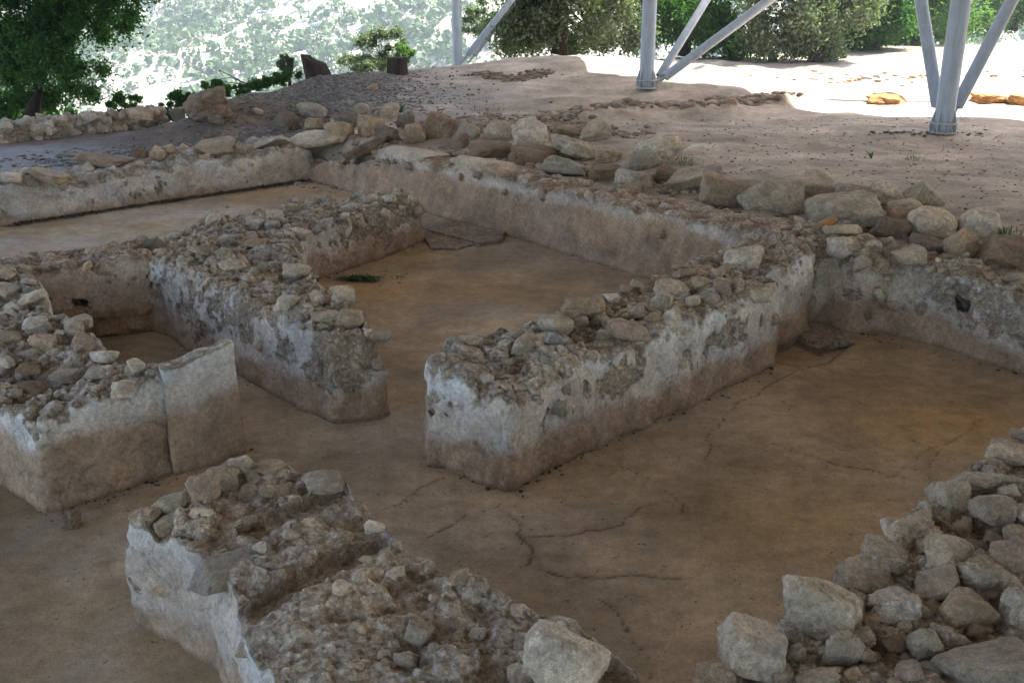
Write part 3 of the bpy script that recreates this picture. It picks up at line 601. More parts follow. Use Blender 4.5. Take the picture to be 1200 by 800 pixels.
BOULD = [
 (335, 145, 30, 22, 'rough', 'dark', 'knobbly dark conglomerate boulder at the far left end of the row'),
 (366, 130, 36, 18, 'round', 'grey', 'rounded grey boulder lying highest at the left end of the boulder row'),
 (372, 147, 27, 16, 'ang', 'tan', 'low tan boulder directly below the rounded grey one at the left end of the row'),
 (399, 156, 28, 24, 'ang', 'tan', 'smooth tan wedge beside the pale end block of the far left wall'),
 (408, 143, 34, 20, 'block', 'dark', 'dark squared block wedged between two tan boulders in the left part of the row'),
 (436, 151, 30, 29, 'ang', 'tan', 'upright tan many-sided boulder next to the dark squared block'),
 (424, 129, 18, 14, 'ang', 'grey', 'small grey stone set back above the tan many-sided boulder'),
 (456, 132, 22, 18, 'ang', 'pale', 'small pale boulder beside a green weed at the back of the row'),
 (455, 160, 30, 20, 'rough', 'dark', 'pitted dark boulder low between the two tan ones'),
 (487, 160, 28, 26, 'ang', 'tan', 'tan pyramid shaped boulder with a pointed top'),
 (477, 145, 20, 24, 'ang', 'dark', 'dark narrow boulder behind the pyramid shaped one'),
 (428, 176, 50, 16, 'block', 'brown', 'long flat brown block lying just behind the low stepped end of the back wall'),
 (515, 150, 34, 32, 'ang', 'brown', 'tall brown boulder right of the pyramid shaped one'),
 (549, 156, 30, 22, 'round', 'grey', 'rounded grey boulder behind a smaller brown one near the pyramid shaped stone'),
 (532, 170, 32, 16, 'ang', 'brown', 'small brown boulder in front of the rounded grey one'),
 (586, 156, 42, 28, 'round', 'pale', 'large pale rounded boulder left of the one with a bright broken face'),
 (621, 159, 44, 28, 'round', 'white', 'pale boulder with a bright broken right face'),
 (572, 179, 52, 26, 'ang', 'brown', 'wide brown wedge touching the back wall below the pale rounded boulder'),
 (624, 184, 52, 28, 'block', 'brown', 'big flat-topped brown block with sharp corners'),
 (660, 198, 58, 22, 'ang', 'grey', 'low angular slab leaning on the back wall with a pointed right tip'),
 (679, 177, 56, 24, 'rough', 'pale', 'long pale lumpy boulder in the middle of the row'),
 (700, 156, 38, 28, 'round', 'pale', 'high pale boulder at the very back of the row'),
 (663, 155, 30, 14, 'block', 'brown', 'brown slab half buried left of the high pale boulder'),
 (711, 184, 30, 18, 'rough', 'tan', 'rough tan boulder right of the long lumpy one'),
 (705, 204, 32, 22, 'block', 'brown', 'squared brown block tight against the back wall under the rough tan boulder'),
 (744, 212, 50, 24, 'ang', 'grey', 'broad grey boulder sloping down onto the back wall'),
 (755, 189, 40, 24, 'round', 'grey', 'dome shaped grey boulder with a pale right end'),
 (773, 173, 54, 25, 'rough', 'white', 'whitish rugged boulder standing apart on the bare earth'),
 (736, 224, 28, 12, 'round', 'tan', 'small tan stone resting on the back wall'),
 (782, 208, 32, 20, 'ang', 'brown', 'brown boulder left of the long smooth block'),
 (815, 211, 56, 26, 'block', 'grey', 'long smooth grey block with a white right end'),
 (845, 228, 58, 40, 'ang', 'tan', 'big tan boulder with a flat sloping face'),
 (874, 225, 15, 19, 'round', 'tan', 'small upright tan stone squeezed between two big boulders'),
 (906, 235, 70, 44, 'ang', 'grey', 'big grey pyramid shaped boulder right of the tan one'),
 (949, 222, 48, 34, 'block', 'pale', 'grey block with a bright edge behind the big wedge boulder'),
 (984, 249, 78, 40, 'ang', 'grey', 'largest boulder of the row, a long grey wedge above the wall corner'),
 (1005, 234, 44, 30, 'rough', 'grey', 'mottled grey boulder behind the long wedge'),
 (1037, 229, 34, 32, 'ang', 'white', 'boulder with a white corner behind the mottled one'),
 (1060, 246, 44, 22, 'round', 'pale', 'low pale boulder left of the standing squared block'),
 (1084, 231, 38, 28, 'block', 'grey', 'squared grey block with a pale right edge set back on the bare earth'),
 (1044, 272, 38, 30, 'rough', 'brown', 'brown pitted boulder at the foot of the long wedge'),
 (1088, 264, 58, 42, 'round', 'pale', 'large pale rounded boulder right of the brown pitted one'),
 (1142, 263, 46, 36, 'round', 'white', 'speckled whitish round boulder above the upright block'),
 (1085, 290, 36, 20, 'ang', 'dark', 'dark stone under the large pale rounded boulder'),
 (1126, 292, 34, 38, 'block', 'tan', 'upright tan block standing below the speckled boulder'),
 (1180, 300, 58, 38, 'block', 'brown', 'big brown rectangular block at the right edge of the photo'),
]
lay(BOULD, None, 'boulders in the long row behind the back wall', 'boulder', 'boulder', zdef=.85, sink=.10, dep=.85, ks=1.0)
lay([(243, 127, 56, 36, 'rough', 'brown', 'large dark brown boulder at the left foot of the gravel slope'),
     (255, 143, 20, 12, 'rough', 'dark', 'dark stone at the foot of the large dark brown boulder'),
     (302, 132, 13, 9, 'round', 'grey', 'single smooth grey stone lying on the gravel slope'),
     (436, 104, 16, 8, 'ang', 'tan', 'lone tan stone at the upper edge of the gravel slope'),
     (6, 146, 22, 22, 'rough', 'brown', 'brown boulder standing on the low dry stone wall at the left edge'),
     (1040, 117, 44, 13, 'rough', 'orange', 'sunlit orange rock right of the nearest steel column'),
     (1158, 117, 34, 12, 'rough', 'orange', 'sunlit orange rock in front of the right brace of the nearest column'),
     (1200, 119, 40, 16, 'rough', 'orange', 'sunlit orange rock at the right edge of the photo')],
    None, None, 'boulder', 'boulder', zdef=1, sink=.08)
stone('block', (*P(209, 140, .85)[:2], .95), (.2, .17, .2), 'block', 'dark', 'small dark square block left of the large brown boulder', 'block', tilt=.03, rz=.3)
lay([(374, 168, 56, 20, 'round', 'pale', 'large pale block capping the right end of the far left wall'),
     (186, 176, 18, 16, 'round', 'tan', 'round tan stone, larger of two side by side on the far left wall'),
     (200, 175, 12, 14, 'round', 'tan', 'round tan stone, smaller of two side by side on the far left wall'),
     (168, 180, 24, 12, 'block', 'brown', 'brown block left of two round tan stones on the far left wall'),
     (280, 174, 18, 13, 'round', 'pale', 'pale pebble shaped stone in front of the long slab on the far left wall'),
     (252, 172, 54, 10, 'block', 'tan', 'long flat slab along the top of the far left wall'),
     (318, 168, 50, 14, 'block', 'pale', 'pale slab left of the large end block of the far left wall'),
     (185, 194, 16, 9, 'round', 'blue', 'bluish stone in the notch of the far left wall'),
     (30, 201, 12, 8, 'round', 'pale', ''), (37, 215, 12, 7, 'round', 'grey', ''),
     (12, 208, 30, 12, 'block', 'pale', 'flat pale stone on the far left wall at the left edge of the photo'),
     (60, 207, 46, 11, 'block', 'tan', 'flat tan slab bridging the top of the far left wall near the photo edge'),
     (240, 195, 14, 6, 'ang', 'tan', ''), (120, 193, 60, 10, 'block', 'brown', 'long brown slab above the arched hollow of the far left wall')],
    'far_left_wall', 'stones on the far left wall', 'stone', 'stone', zdef=.7, small='small loose stone on top of the far left wall')
lay([(551, 398, 34, 16, 'ang', 'pale', 'flat pale stone at the rear near end of the central wall'),
     (616, 403, 34, 20, 'ang', 'pale', 'angular pale stone lying left of the bluish stone on the central wall'),
     (652, 380, 50, 26, 'round', 'pale', 'broad pale boulder lying behind the bluish stone on the central wall'),
     (650, 398, 24, 16, 'block', 'blue', 'bluish grey squared stone on the central wall'),
     (635, 395, 12, 16, 'ang', 'tan', ''), (681, 377, 18, 16, 'round', 'pink', ''), (685, 360, 54, 28, 'rough', 'tan', 'rugged tan boulder on the rear edge of the central wall'),
     (701, 372, 18, 18, 'ang', 'tan', ''), (710, 377, 14, 14, 'round', 'pale', ''),
     (736, 387, 52, 32, 'round', 'pink', 'big rounded pinkish boulder on the front edge of the central wall'),
     (719, 351, 15, 14, 'ang', 'white', ''), (746, 365, 20, 16, 'ang', 'pale', ''), (732, 339, 17, 14, 'ang', 'pale', ''), (748, 329, 19, 16, 'round', 'pale', ''),
     (756, 339, 20, 13, 'block', 'pale', ''), (770, 327, 18, 12, 'round', 'tan', ''), (776, 353, 24, 30, 'ang', 'pale', 'tall pale stone right of the big rounded pinkish boulder on the central wall'),
     (785, 338, 38, 18, 'ang', 'pale', 'wide flat stone behind the tall pale one on the central wall'),
     (596, 424, 12, 10, 'block', 'pale', ''), (599, 433, 11, 9, 'block', 'pale', ''), (657, 408, 9, 8, 'round', 'white', ''), (640, 409, 14, 9, 'ang', 'pale', ''),
     (787, 376, 26, 28, 'rough', 'white', 'rough white stone hanging on the front edge of the central wall'),
     (870, 303, 46, 26, 'ang', 'white', 'big bright white stone near the far end of the central wall'),
     (845, 337, 24, 18, 'block', 'pink', 'squarish pinkish stone below the big white one on the central wall'),
     (889, 344, 34, 20, 'rough', 'white', 'rough white stone on the front corner of the central wall'),
     (865, 332, 16, 14, 'rough', 'grey', ''), (840, 320, 16, 12, 'round', 'pale', ''), (821, 332, 22, 18, 'round', 'tan', ''), (805, 320, 24, 12, 'ang', 'tan', ''),
     (800, 305, 26, 9, 'ang', 'tan', ''), (765, 372, 18, 14, 'ang', 'tan', ''), (833, 350, 18, 12, 'ang', 'pale', ''), (812, 352, 20, 14, 'round', 'pale', '')],
    'central_wall', 'stones on the central wall', 'stone', 'stone', zdef=.87, small='small loose stone on top of the central wall')
lay([(985, 290, 34, 24, 'ang', 'white', 'angular whitish stone on top of the wall corner'), (1032, 316, 18, 18, 'block', 'pale', 'small squarish stone stuck in the slope right of the wall corner'),
     (1067, 305, 34, 20, 'block', 'pale', 'smooth pale loaf shaped stone on the right wall'), (987, 269, 42, 14, 'ang', 'pale', 'flat pale stone at the rear of the wall corner'),
     (967, 263, 22, 12, 'ang', 'orange', 'small orange tinted stone at the rear of the wall corner'), (1114, 331, 11, 9, 'round', 'pale', ''), (1105, 322, 12, 9, 'round', 'tan', ''),
     (1125, 320, 12, 8, 'round', 'tan', ''), (1090, 318, 12, 9, 'ang', 'pale', ''), (1186, 325, 22, 10, 'round', 'grey', 'rounded grey stone on the right wall by the photo edge')],
    'corner_wall', 'stones on the corner and right wall', 'stone', 'stone', zdef=.95, small='small pebble like stone on top of the right wall')
lay([(404, 348, 26, 22, 'round', 'pale', 'upper round pale stone at the near end of the bent wall'), (412, 373, 32, 26, 'round', 'tan', 'lower round tan stone overhanging the near end of the bent wall'),
     (373, 351, 20, 15, 'round', 'white', 'round white stone on the bent wall left of the two big round ones'), (338, 354, 28, 18, 'ang', 'pale', 'angular pale stone on the left edge of the bent wall'),
     (382, 369, 36, 13, 'block', 'pale', 'flat pale slab in front of the round white stone on the bent wall'), (346, 322, 32, 16, 'ang', 'pale', 'pale stone with a white corner on the rear edge of the bent wall'),
     (319, 328, 18, 9, 'ang', 'tan', ''), (290, 327, 13, 9, 'round', 'white', ''), (178, 289, 20, 16, 'block', 'dark', 'dark grey cube like stone at the corner of the small left room'),
     (272, 311, 28, 18, 'round', 'pale', 'rounded pale stone on the far part of the bent wall'), (235, 293, 28, 12, 'block', 'pale', 'flat pale stone near the dark cube like one on the bent wall'),
     (206, 276, 18, 9, 'round', 'pale', ''), (250, 258, 18, 14, 'ang', 'pale', ''), (300, 262, 20, 14, 'ang', 'pale', ''), (322, 252, 22, 14, 'ang', 'pale', ''), (340, 244, 18, 14, 'block', 'tan', ''),
     (405, 254, 11, 9, 'block', 'white', ''), (433, 236, 20, 12, 'ang', 'pale', ''), (458, 232, 16, 12, 'ang', 'white', ''), (482, 240, 14, 20, 'rough', 'white', 'upright white crumbling stone at the far end of the bent wall'),
     (380, 262, 24, 14, 'ang', 'pale', ''), (350, 275, 26, 14, 'ang', 'white', ''), (300, 285, 26, 14, 'ang', 'tan', ''), (265, 285, 22, 14, 'ang', 'pale', '')],
    'bent_wall', 'stones on the bent wall', 'stone', 'stone', zdef=.85, small='small loose stone on top of the bent wall')
lay([(147, 455, 30, 19, 'ang', 'white', 'pale stone perched on the plaster edge of the left wall'), (160, 422, 19, 17, 'ang', 'pale', 'small angular stone standing alone near the end of the left wall'),
     (122, 417, 30, 17, 'round', 'white', 'whitish rounded stone near the end of the left wall'), (116, 436, 28, 17, 'round', 'pale', 'rounded stone in front of the whitish rounded one on the left wall'),
     (8, 426, 16, 12, 'ang', 'white', ''), (37, 432, 24, 18, 'ang', 'brown', 'brown stone in the hollow of the left wall'), (92, 372, 34, 20, 'ang', 'pale', 'large pale stone overhanging the small left room'),
     (88, 386, 22, 20, 'ang', 'pale', 'upright pale stone below the large one overhanging the small left room'), (40, 378, 24, 12, 'round', 'white', ''), (22, 360, 24, 14, 'ang', 'pale', ''),
     (42, 350, 30, 12, 'ang', 'pale', ''), (10, 340, 30, 16, 'ang', 'pale', ''), (35, 330, 18, 8, 'round', 'white', ''), (5, 322, 22, 10, 'block', 'pale', ''), (55, 400, 30, 18, 'ang', 'tan', ''),
     (12, 395, 30, 16, 'ang', 'tan', ''), (97, 402, 22, 16, 'ang', 'pink', ''), (75, 440, 34, 16, 'ang', 'grey', ''), (40, 455, 36, 14, 'ang', 'tan', '')],
    'left_rubble_wall', 'stones on the left rubble wall', 'stone', 'stone', zdef=.85, small='loose stone among the rubble of the left wall')
lay([(283, 545, 30, 24, 'ang', 'pale', 'sharp angular stone on the highest point of the foreground wall'), (242, 581, 34, 34, 'block', 'pink', 'squared pinkish stone standing on the rear edge of the foreground wall'),
     (203, 587, 38, 18, 'round', 'grey', 'flat grey oval stone left of the squared pinkish one'), (173, 603, 18, 14, 'ang', 'tan', 'small tan pyramid stone near the left corner of the foreground wall'),
     (170, 602, 32, 13, 'ang', 'grey', 'flat grey stone at the left corner of the foreground wall'), (262, 563, 38, 26, 'rough', 'pale', 'rough pale stone behind the squared pinkish one'),
     (293, 574, 22, 17, 'round', 'tan', 'round earthy stone below the sharp angular one'), (313, 576, 18, 13, 'round', 'tan', 'small round stone right of the earthy one on the foreground wall'),
     (329, 555, 14, 12, 'round', 'pale', ''), (318, 546, 34, 16, 'rough', 'tan', 'lumpy tan stone right of the sharp angular one'), (380, 572, 48, 15, 'ang', 'grey', 'long grey slab on the rear right edge of the foreground wall'),
     (440, 600, 24, 19, 'ang', 'white', 'small bright white stone on the right edge of the foreground wall'), (399, 687, 20, 16, 'ang', 'white', 'small white stone beside the long trough of the foreground wall'),
     (663, 765, 90, 66, 'ang', 'white', 'large white boulder at the bottom end of the foreground wall'), (608, 790, 26, 28, 'ang', 'pale', 'pale stone left of the large white boulder'),
     (490, 738, 30, 40, 'ang', 'pale', 'upright pale stone in the crust of the foreground wall'), (538, 675, 22, 18, 'ang', 'tan', 'light tan stone on the right edge above the large white boulder'),
     (474, 771, 32, 22, 'rough', 'white', 'rough white stone near the bottom of the foreground wall'), (340, 625, 18, 12, 'ang', 'pale', ''), (305, 640, 16, 12, 'ang', 'white', ''), (430, 655, 16, 10, 'block', 'pale', ''),
     (443, 748, 18, 12, 'round', 'tan', ''), (560, 740, 20, 12, 'ang', 'pale', ''), (425, 735, 14, 10, 'ang', 'tan', ''), (352, 742, 16, 10, 'ang', 'grey', ''), (510, 700, 16, 10, 'ang', 'pale', '')],
    'foreground_wall', 'stones on the foreground wall', 'stone', 'stone', zdef=.78, small='small loose stone on top of the foreground wall', hi=True)
lay([(883, 760, 84, 66, 'block', 'white', 'large smooth white cube like boulder at the edge of the rubble bank'), (963, 712, 98, 76, 'ang', 'pale', 'largest pale boulder of the rubble bank, right of the smooth cube like one'),
     (1013, 676, 66, 38, 'round', 'pale', 'flattened boulder just behind the largest one of the rubble bank'), (1036, 655, 62, 42, 'rough', 'pale', 'pitted pale boulder with a flat top on the floor side of the bank'),
     (1050, 708, 60, 44, 'rough', 'white', 'knobbly white boulder right of the largest one of the rubble bank'), (1100, 684, 48, 32, 'ang', 'pale', 'half moon shaped stone in the middle of the rubble bank'),
     (1161, 598, 52, 38, 'round', 'pale', 'smooth rounded boulder near the upper end of the rubble bank'), (1112, 583, 46, 42, 'ang', 'pale', 'grey leaning boulder on the floor side at the upper end of the bank'),
     (1067, 622, 62, 40, 'rough', 'pale', 'craggy boulder between the leaning and the pitted one'), (1111, 656, 50, 38, 'ang', 'pale', 'ridged stone above the half moon shaped one'),
     (1153, 672, 52, 40, 'rough', 'pale', 'rough white-veined stone right of the half moon shaped one'), (1158, 563, 64, 30, 'rough', 'pale', 'long craggy boulder at the upper end of the bank'),
     (1080, 753, 36, 42, 'round', 'pale', 'left of two stones side by side above the flat corner slab'), (1108, 753, 40, 36, 'rough', 'pale', 'right of two stones side by side above the flat corner slab'),
     (1065, 787, 30, 26, 'ang', 'pink', 'small pinkish stone left of the flat corner slab'), (982, 762, 36, 40, 'round', 'pale', 'rounded stone below the largest boulder of the rubble bank'),
     (1006, 746, 38, 24, 'rough', 'pale', 'rough low stone between the largest and the knobbly boulder'), (954, 790, 52, 28, 'rough', 'pale', 'ridged stone at the bottom edge of the photo'),
     (932, 767, 26, 22, 'rough', 'pale', 'small rough stone right of the smooth cube like boulder'), (926, 748, 20, 26, 'round', 'grey', 'narrow grey stone between the cube like and the largest boulder'),
     (838, 782, 48, 44, 'rough', 'pale', 'rough stone left of the smooth cube like boulder'), (1196, 708, 50, 84, 'rough', 'white', 'tall white boulder cut off by the right edge of the photo'),
     (1168, 782, 120, 70, 'block', 'grey', 'broad flat grey slab in the bottom right corner'), (1130, 712, 52, 38, 'ang', 'tan', 'earthy flat stone above the flat corner slab'),
     (1180, 655, 42, 36, 'round', 'pink', 'rounded pinkish stone above the tall white boulder'), (1192, 630, 34, 26, 'round', 'tan', 'tan stone at the right edge above the pinkish one'),
     (1198, 600, 26, 20, 'ang', 'white', 'white stone at the right edge beside the smooth rounded boulder'), (1180, 530, 50, 26, 'rough', 'pale', 'craggy stone where the bank meets the right edge of the photo'),
     (1080, 716, 15, 18, 'round', 'pale', ''), (1016, 768, 24, 18, 'round', 'tan', ''), (1045, 755, 26, 18, 'ang', 'brown', ''), (1000, 790, 24, 14, 'round', 'tan', ''), (1085, 640, 26, 20, 'round', 'tan', ''),
     (1125, 620, 24, 18, 'ang', 'tan', ''), (1140, 640, 28, 18, 'round', 'brown', ''), (1165, 635, 22, 16, 'ang', 'brown', ''), (1060, 735, 18, 12, 'ang', 'pale', ''), (915, 790, 26, 18, 'ang', 'pale', ''), (1145, 735, 26, 18, 'ang', 'tan', ''),
     (860, 795, 20, 14, 'round', 'tan', ''), (1020, 725, 20, 14, 'round', 'tan', ''), (1180, 575, 20, 12, 'ang', 'pale', '')],
    'rubble_bank', 'stones of the rubble bank', 'stone', 'stone', zdef=.62, small='small stone or pebble in the earth of the rubble bank', hi=True, sink=.12)

# merged scatters nobody could count
def scatter(name, pts, sizes, label, mat, colr, cat, seed=5, sub=1, flat=.6):
    r = np.random.default_rng(seed); v0, f0 = ico(sub); V = []; F = []; C = []; o = 0
    for p, s in zip(pts, sizes):
        n_, h_ = planes(r, 6); q = np.maximum(0, v0@n_.T/h_); rad = 1/(q**9).sum(1)**(1/9)
        a = r.uniform(0, 6.28); ca, sa = math.cos(a), math.sin(a)
        v = v0*rad[:, None]*s*[1, r.uniform(.6, .95), r.uniform(flat*.6, flat)]
        v = v@np.array([[ca, sa, 0], [-sa, ca, 0], [0, 0, 1]])+p; V.append(v); F.append(f0+o); o += len(v)
        C.append(np.tile(np.array(colr)*r.uniform(.6, 1.5)*(1+np.array([.06, 0, -.08])*r.normal()), (len(v), 1)))
    ob = obj(name, mesh_np(name, np.vstack(V), np.vstack(F), False, np.vstack(C)), mat); tag(ob, label, cat, kind='stuff'); return ob
r = np.random.default_rng(77)
def spread(n, fn, lo, hi):
    pts = []; sz = []
    while len(pts) < n:
        p = fn(); s = lo+(hi-lo)*r.random()**3; pts.append(p); sz.append(s)
    pts = np.array(pts); z = terr(pts[:, 0][None], pts[:, 1][None])[0]
    return np.column_stack([pts[:, :2], z+np.array(sz)*.15]), sz
def g2(x, y, a, b): return lambda: (r.normal(x, a), r.normal(y, b))
pts, sz = spread(9000, g2(-4.6, 25.0, 1.5, 2.1), .015, .06)
scatter('gravel', pts, sz, 'grey gravel covering the shaded slope below the two stumps', M_WALL, (.22, .215, .20), 'gravel', 3)
def along(pl, wd):
    pl = np.array(pl); L = np.linalg.norm(np.diff(pl, axis=0), axis=1)
    def f():
        i = r.choice(len(L), p=L/L.sum()); t = r.random(); q = pl[i]*(1-t)+pl[i+1]*t; return (q[0]+r.normal(0, wd), q[1]+r.normal(0, wd)) 
    return f
pts, sz = spread(420, along([P(560, 103, 1)[:2], P(600, 108, 1)[:2], P(640, 105, 1)[:2]], .16), .03, .10)
scatter('rubble', pts, sz, 'thin line of dark rubble on the pale mound', M_WALL, (.25, .2, .16), 'rubble', 4)
pts, sz = spread(1500, along([P(640, 140, 1)[:2], P(700, 132, 1)[:2], P(760, 130, 1)[:2], P(840, 128, 1)[:2], P(920, 122, 1)[:2]], .22), .04, .17)
scatter('rubble', pts, sz, 'line of broken stones edging the low mound left of the nearest column', M_WALL, (.36, .29, .23), 'rubble', 5, 2)
pts, sz = spread(900, along([P(350, 158, .9)[:2], P(480, 170, .9)[:2], P(620, 185, .9)[:2], P(780, 212, .9)[:2], P(905, 245, .9)[:2], P(1010, 268, .9)[:2], P(1170, 300, .9)[:2]], .28), .03, .13)
scatter('rubble', pts, sz, 'rubble and soil clods packed between the boulders of the long row', M_WALL, (.33, .265, .20), 'rubble', 16, 2)
pts, sz = spread(1300, along([P(500, 150, 1)[:2], P(560, 143, 1)[:2], P(660, 150, 1)[:2], P(720, 158, 1)[:2]], .4), .03, .12)
scatter('rubble', pts, sz, 'small rubble spilling just behind the left half of the boulder row', M_WALL, (.34, .27, .21), 'rubble', 6, 2)
pts, sz = spread(230, along([P(935, 104, 1)[:2], P(1020, 96, 1)[:2], P(1200, 88, 1)[:2]], .8), .02, .13)
scatter('rubble', pts, sz, 'sunlit ochre rubble scattered behind the nearest column', M_WALL, (.40, .30, .20), 'rubble', 7, 2)
pts, sz = spread(900, along([(-9, 18.6), (-6.9, 20.4), (-5, 21.9)], .3), .02, .07)
scatter('gravel', pts, sz, 'dark gravel strip on the grey terrace behind the far left wall', M_WALL, (.24, .23, .21), 'gravel', 8)
pts, sz = spread(2600, lambda: (r.uniform(2.2, 9.5), r.uniform(11.5, 22)), .006, .035)
pts2 = []; keep = [i for i in range(len(pts)) if pts[i][0]*.75+pts[i][1] > 15.5]
scatter('pebbles', pts[keep], [sz[i] for i in keep], 'tiny pebbles strewn over the bare earth by the nearest column', M_WALL, (.3, .25, .2), 'pebbles', 9)
# crumbs and fallen plaster along wall feet
def feet(n, pl, wd, lo, hi):
    f = along(pl, wd); P_ = [f() for _ in range(n)]; s = [lo+(hi-lo)*r.random()**4 for _ in P_]
    return [np.array((*p, .004)) for p in P_], s
A_, B_ = [], []
for pl, n in (([(-.75, 7.9), (-.02, 7.45), (2.8, 10.25)], 500), ([(-3.6, 7.0), (-2.4, 8.15)], 200), ([(-4, 11.1), (-1.7, 8.9), (-1.2, 8.95)], 260), ([(4, 11.3), (5.4, 9.95)], 260), ([(-8.4, 16.5), (-4.1, 20.4)], 500), ([(-4, 20.4), (0, 15.9), (2.4, 12.9)], 400), ([(-2.75, 13.4), (-1.35, 15.6)], 160)):
    a, b = feet(n, pl, .07, .004, .03); A_ += a; B_ += b
a, b = feet(800, [(.4, 5.0), (1.6, 7.2), (3.5, 9.0)], 1.1, .002, .011); A_ += a; B_ += b
scatter('crumbs', A_, B_, 'dark crumbs and leaf scraps littering the floors along the wall feet', M_WALL, (.09, .07, .045), 'crumbs', 10, 1, .35)

# low dry stone wall of fitted stones, far left
kl = np.array([P(-40, 165, .80)[:2], P(0, 165, .78)[:2], P(70, 158, .78)[:2], P(130, 152, .78)[:2], P(192, 143, .80)[:2]])
nrmk = np.array([-.35, .94])
wall('dry_stone_wall', 'low dry stone wall of small fitted stones in front of the trees at the far left', list(kl)+list((kl+nrmk*.45)[::-1]), [(x, y, 1.12) for x, y in kl], .026, stain=0, seed=41,
     nstones=120, srange=(.06, .13), plaster=-3, batter=.02, sideston=420, topn=.02, zlo=.5, white=.2, siden=.02)
lay([(165, 136, 28, 9, 'block', 'tan', 'flat capping stone on the right end of the low dry stone wall'), (108, 140, 16, 8, 'ang', 'pale', 'small pale stone on the middle of the low dry stone wall')], 'dry_stone_wall', None, 'stone', 'stone', zdef=1.1)

# ---------------------------------------------------------------- plants
def tube(pts, rad, n=10):
    pts = np.array(pts, float); V = []; F = []; up = np.array((.13, .21, .97))
    for i, p in enumerate(pts):
        t = pts[min(i+1, len(pts)-1)]-pts[max(i-1, 0)]; t /= np.linalg.norm(t)+1e-9
        a = np.cross(t, up if abs(t@up) < .95 else np.array((1., 0, 0))); a /= np.linalg.norm(a); b = np.cross(t, a)
        for k in range(n):
            q = 2*math.pi*k/n; V.append(p+rad[i]*(math.cos(q)*a+math.sin(q)*b))
    for i in range(len(pts)-1):
        for k in range(n): F.append((i*n+k, i*n+(k+1) % n, (i+1)*n+(k+1) % n, (i+1)*n+k))
    return np.array(V), np.array(F)
def join(parts):
    V = []; F = []; o = 0
    for v, f in parts: V.append(v); F.append(np.array(f)+o); o += len(v)
    return np.vstack(V), np.vstack(F)
def leaves(cen, rad, n, size, rr, droop=.2):
    k = rr.integers(0, len(cen), n); d = rr.normal(size=(n, 3)); d /= np.linalg.norm(d, axis=1)[:, None]
    p = np.array(cen)[k]+d*np.array(rad)[k][:, None]*np.minimum(np.abs(rr.normal(0, .62, n)), 1.7)[:, None]
    a = rr.normal(size=(n, 3)); a[:, 2] -= droop; a /= np.linalg.norm(a, axis=1)[:, None]
    b = np.cross(a, rr.normal(size=(n, 3))); b /= np.linalg.norm(b, axis=1)[:, None]
    s = size*rr.uniform(.6, 1.3, n)[:, None]; nn = np.cross(a, b)
    v = np.stack([p-a*s, p+b*s*.45+nn*s*.12, p+a*s, p-b*s*.45+nn*s*.12], 1).reshape(-1, 3)
    return v, np.arange(4*n).reshape(n, 4)
def tree(name, label, cat, base, blobs, nsub, nleaf, size, mat, seed, trunk=None, tr=.14, group=None, subr=(.28, .6)):
    rr = np.random.default_rng(seed); root = bpy.data.objects.new(name, None); COL.objects.link(root); root.location = base; tag(root, label, cat, group)
    base = np.array(base, float); cen = []; rad = []
    W = np.array([b[3]*b[4]*b[5] for b in blobs]); W = W/W.sum()
    for _ in range(nsub):
        b = blobs[rr.choice(len(blobs), p=W)]; d = rr.normal(size=3); d /= np.linalg.norm(d)
        cen.append(np.array(b[:3])+d*np.array(b[3:6])*rr.random()**.4); rad.append(rr.uniform(*subr)*min(1, max(b[3:6])))
    parts = []
    tp = [np.array(t, float) for t in (trunk or [base, base+[0, 0, 1.5]])]
    parts.append(tube(tp, np.linspace(tr, tr*.55, len(tp))*np.array([1.5]+[1]*(len(tp)-1)), 12))
    for i in rr.choice(len(cen), min(len(cen), 26), replace=False):
        s = tp[rr.integers(max(1, len(tp)//2), len(tp))]; e = cen[i]; m1 = s*.6+e*.4+rr.normal(0, .15, 3); m2 = s*.25+e*.75+rr.normal(0, .12, 3)
        parts.append(tube([s, m1, m2, e], [tr*.4, tr*.24, tr*.14, tr*.05], 6))
    v, f = join(parts); obj('trunk', mesh_np('trunk', v-base, f), M_BARK, root)
    v, f = leaves(cen, rad, nleaf, size, rr); obj('crown', mesh_np('crown', v-base, f, False), mat, root); return root
def blob(u, v, y, rx, rz, ry=None): c = D(u, v, y); return (c[0], c[1], c[2], rx, ry or rx*.8, rz)

# big broadleaf tree, upper left
tb = D(28, 190, 26)
tree('broadleaf_tree', 'big dark broadleaf tree with a leaning trunk filling the upper left corner', 'tree', tuple(tb),
     [blob(10, 40, 26, 1.2, 1.0), blob(70, 30, 26.5, 1.1, .9), blob(120, 15, 25.5, .85, .6), blob(165, -5, 25, .6, .35), blob(95, 85, 26, .85, .7), blob(120, 105, 26.5, .5, .5), blob(40, 95, 27, .9, .7),
      blob(-30, 90, 27, 1.2, 1.2), blob(40, -60, 26, 2.6, 1.1), blob(10, 120, 27.5, .9, .5), blob(75, 122, 27, .7, .4), blob(15, 70, 25.5, .7, .7), blob(130, 60, 25.5, .5, .45), blob(60, 65, 25.6, .9, .5), blob(140, 120, 27, .35, .25)],
     260, 150000, .055, M_LEAF_BROAD, 3, [tb, D(40, 125, 26), D(54, 70, 26), D(68, 15, 26), D(80, -70, 26)], .20, subr=(.28, .55))
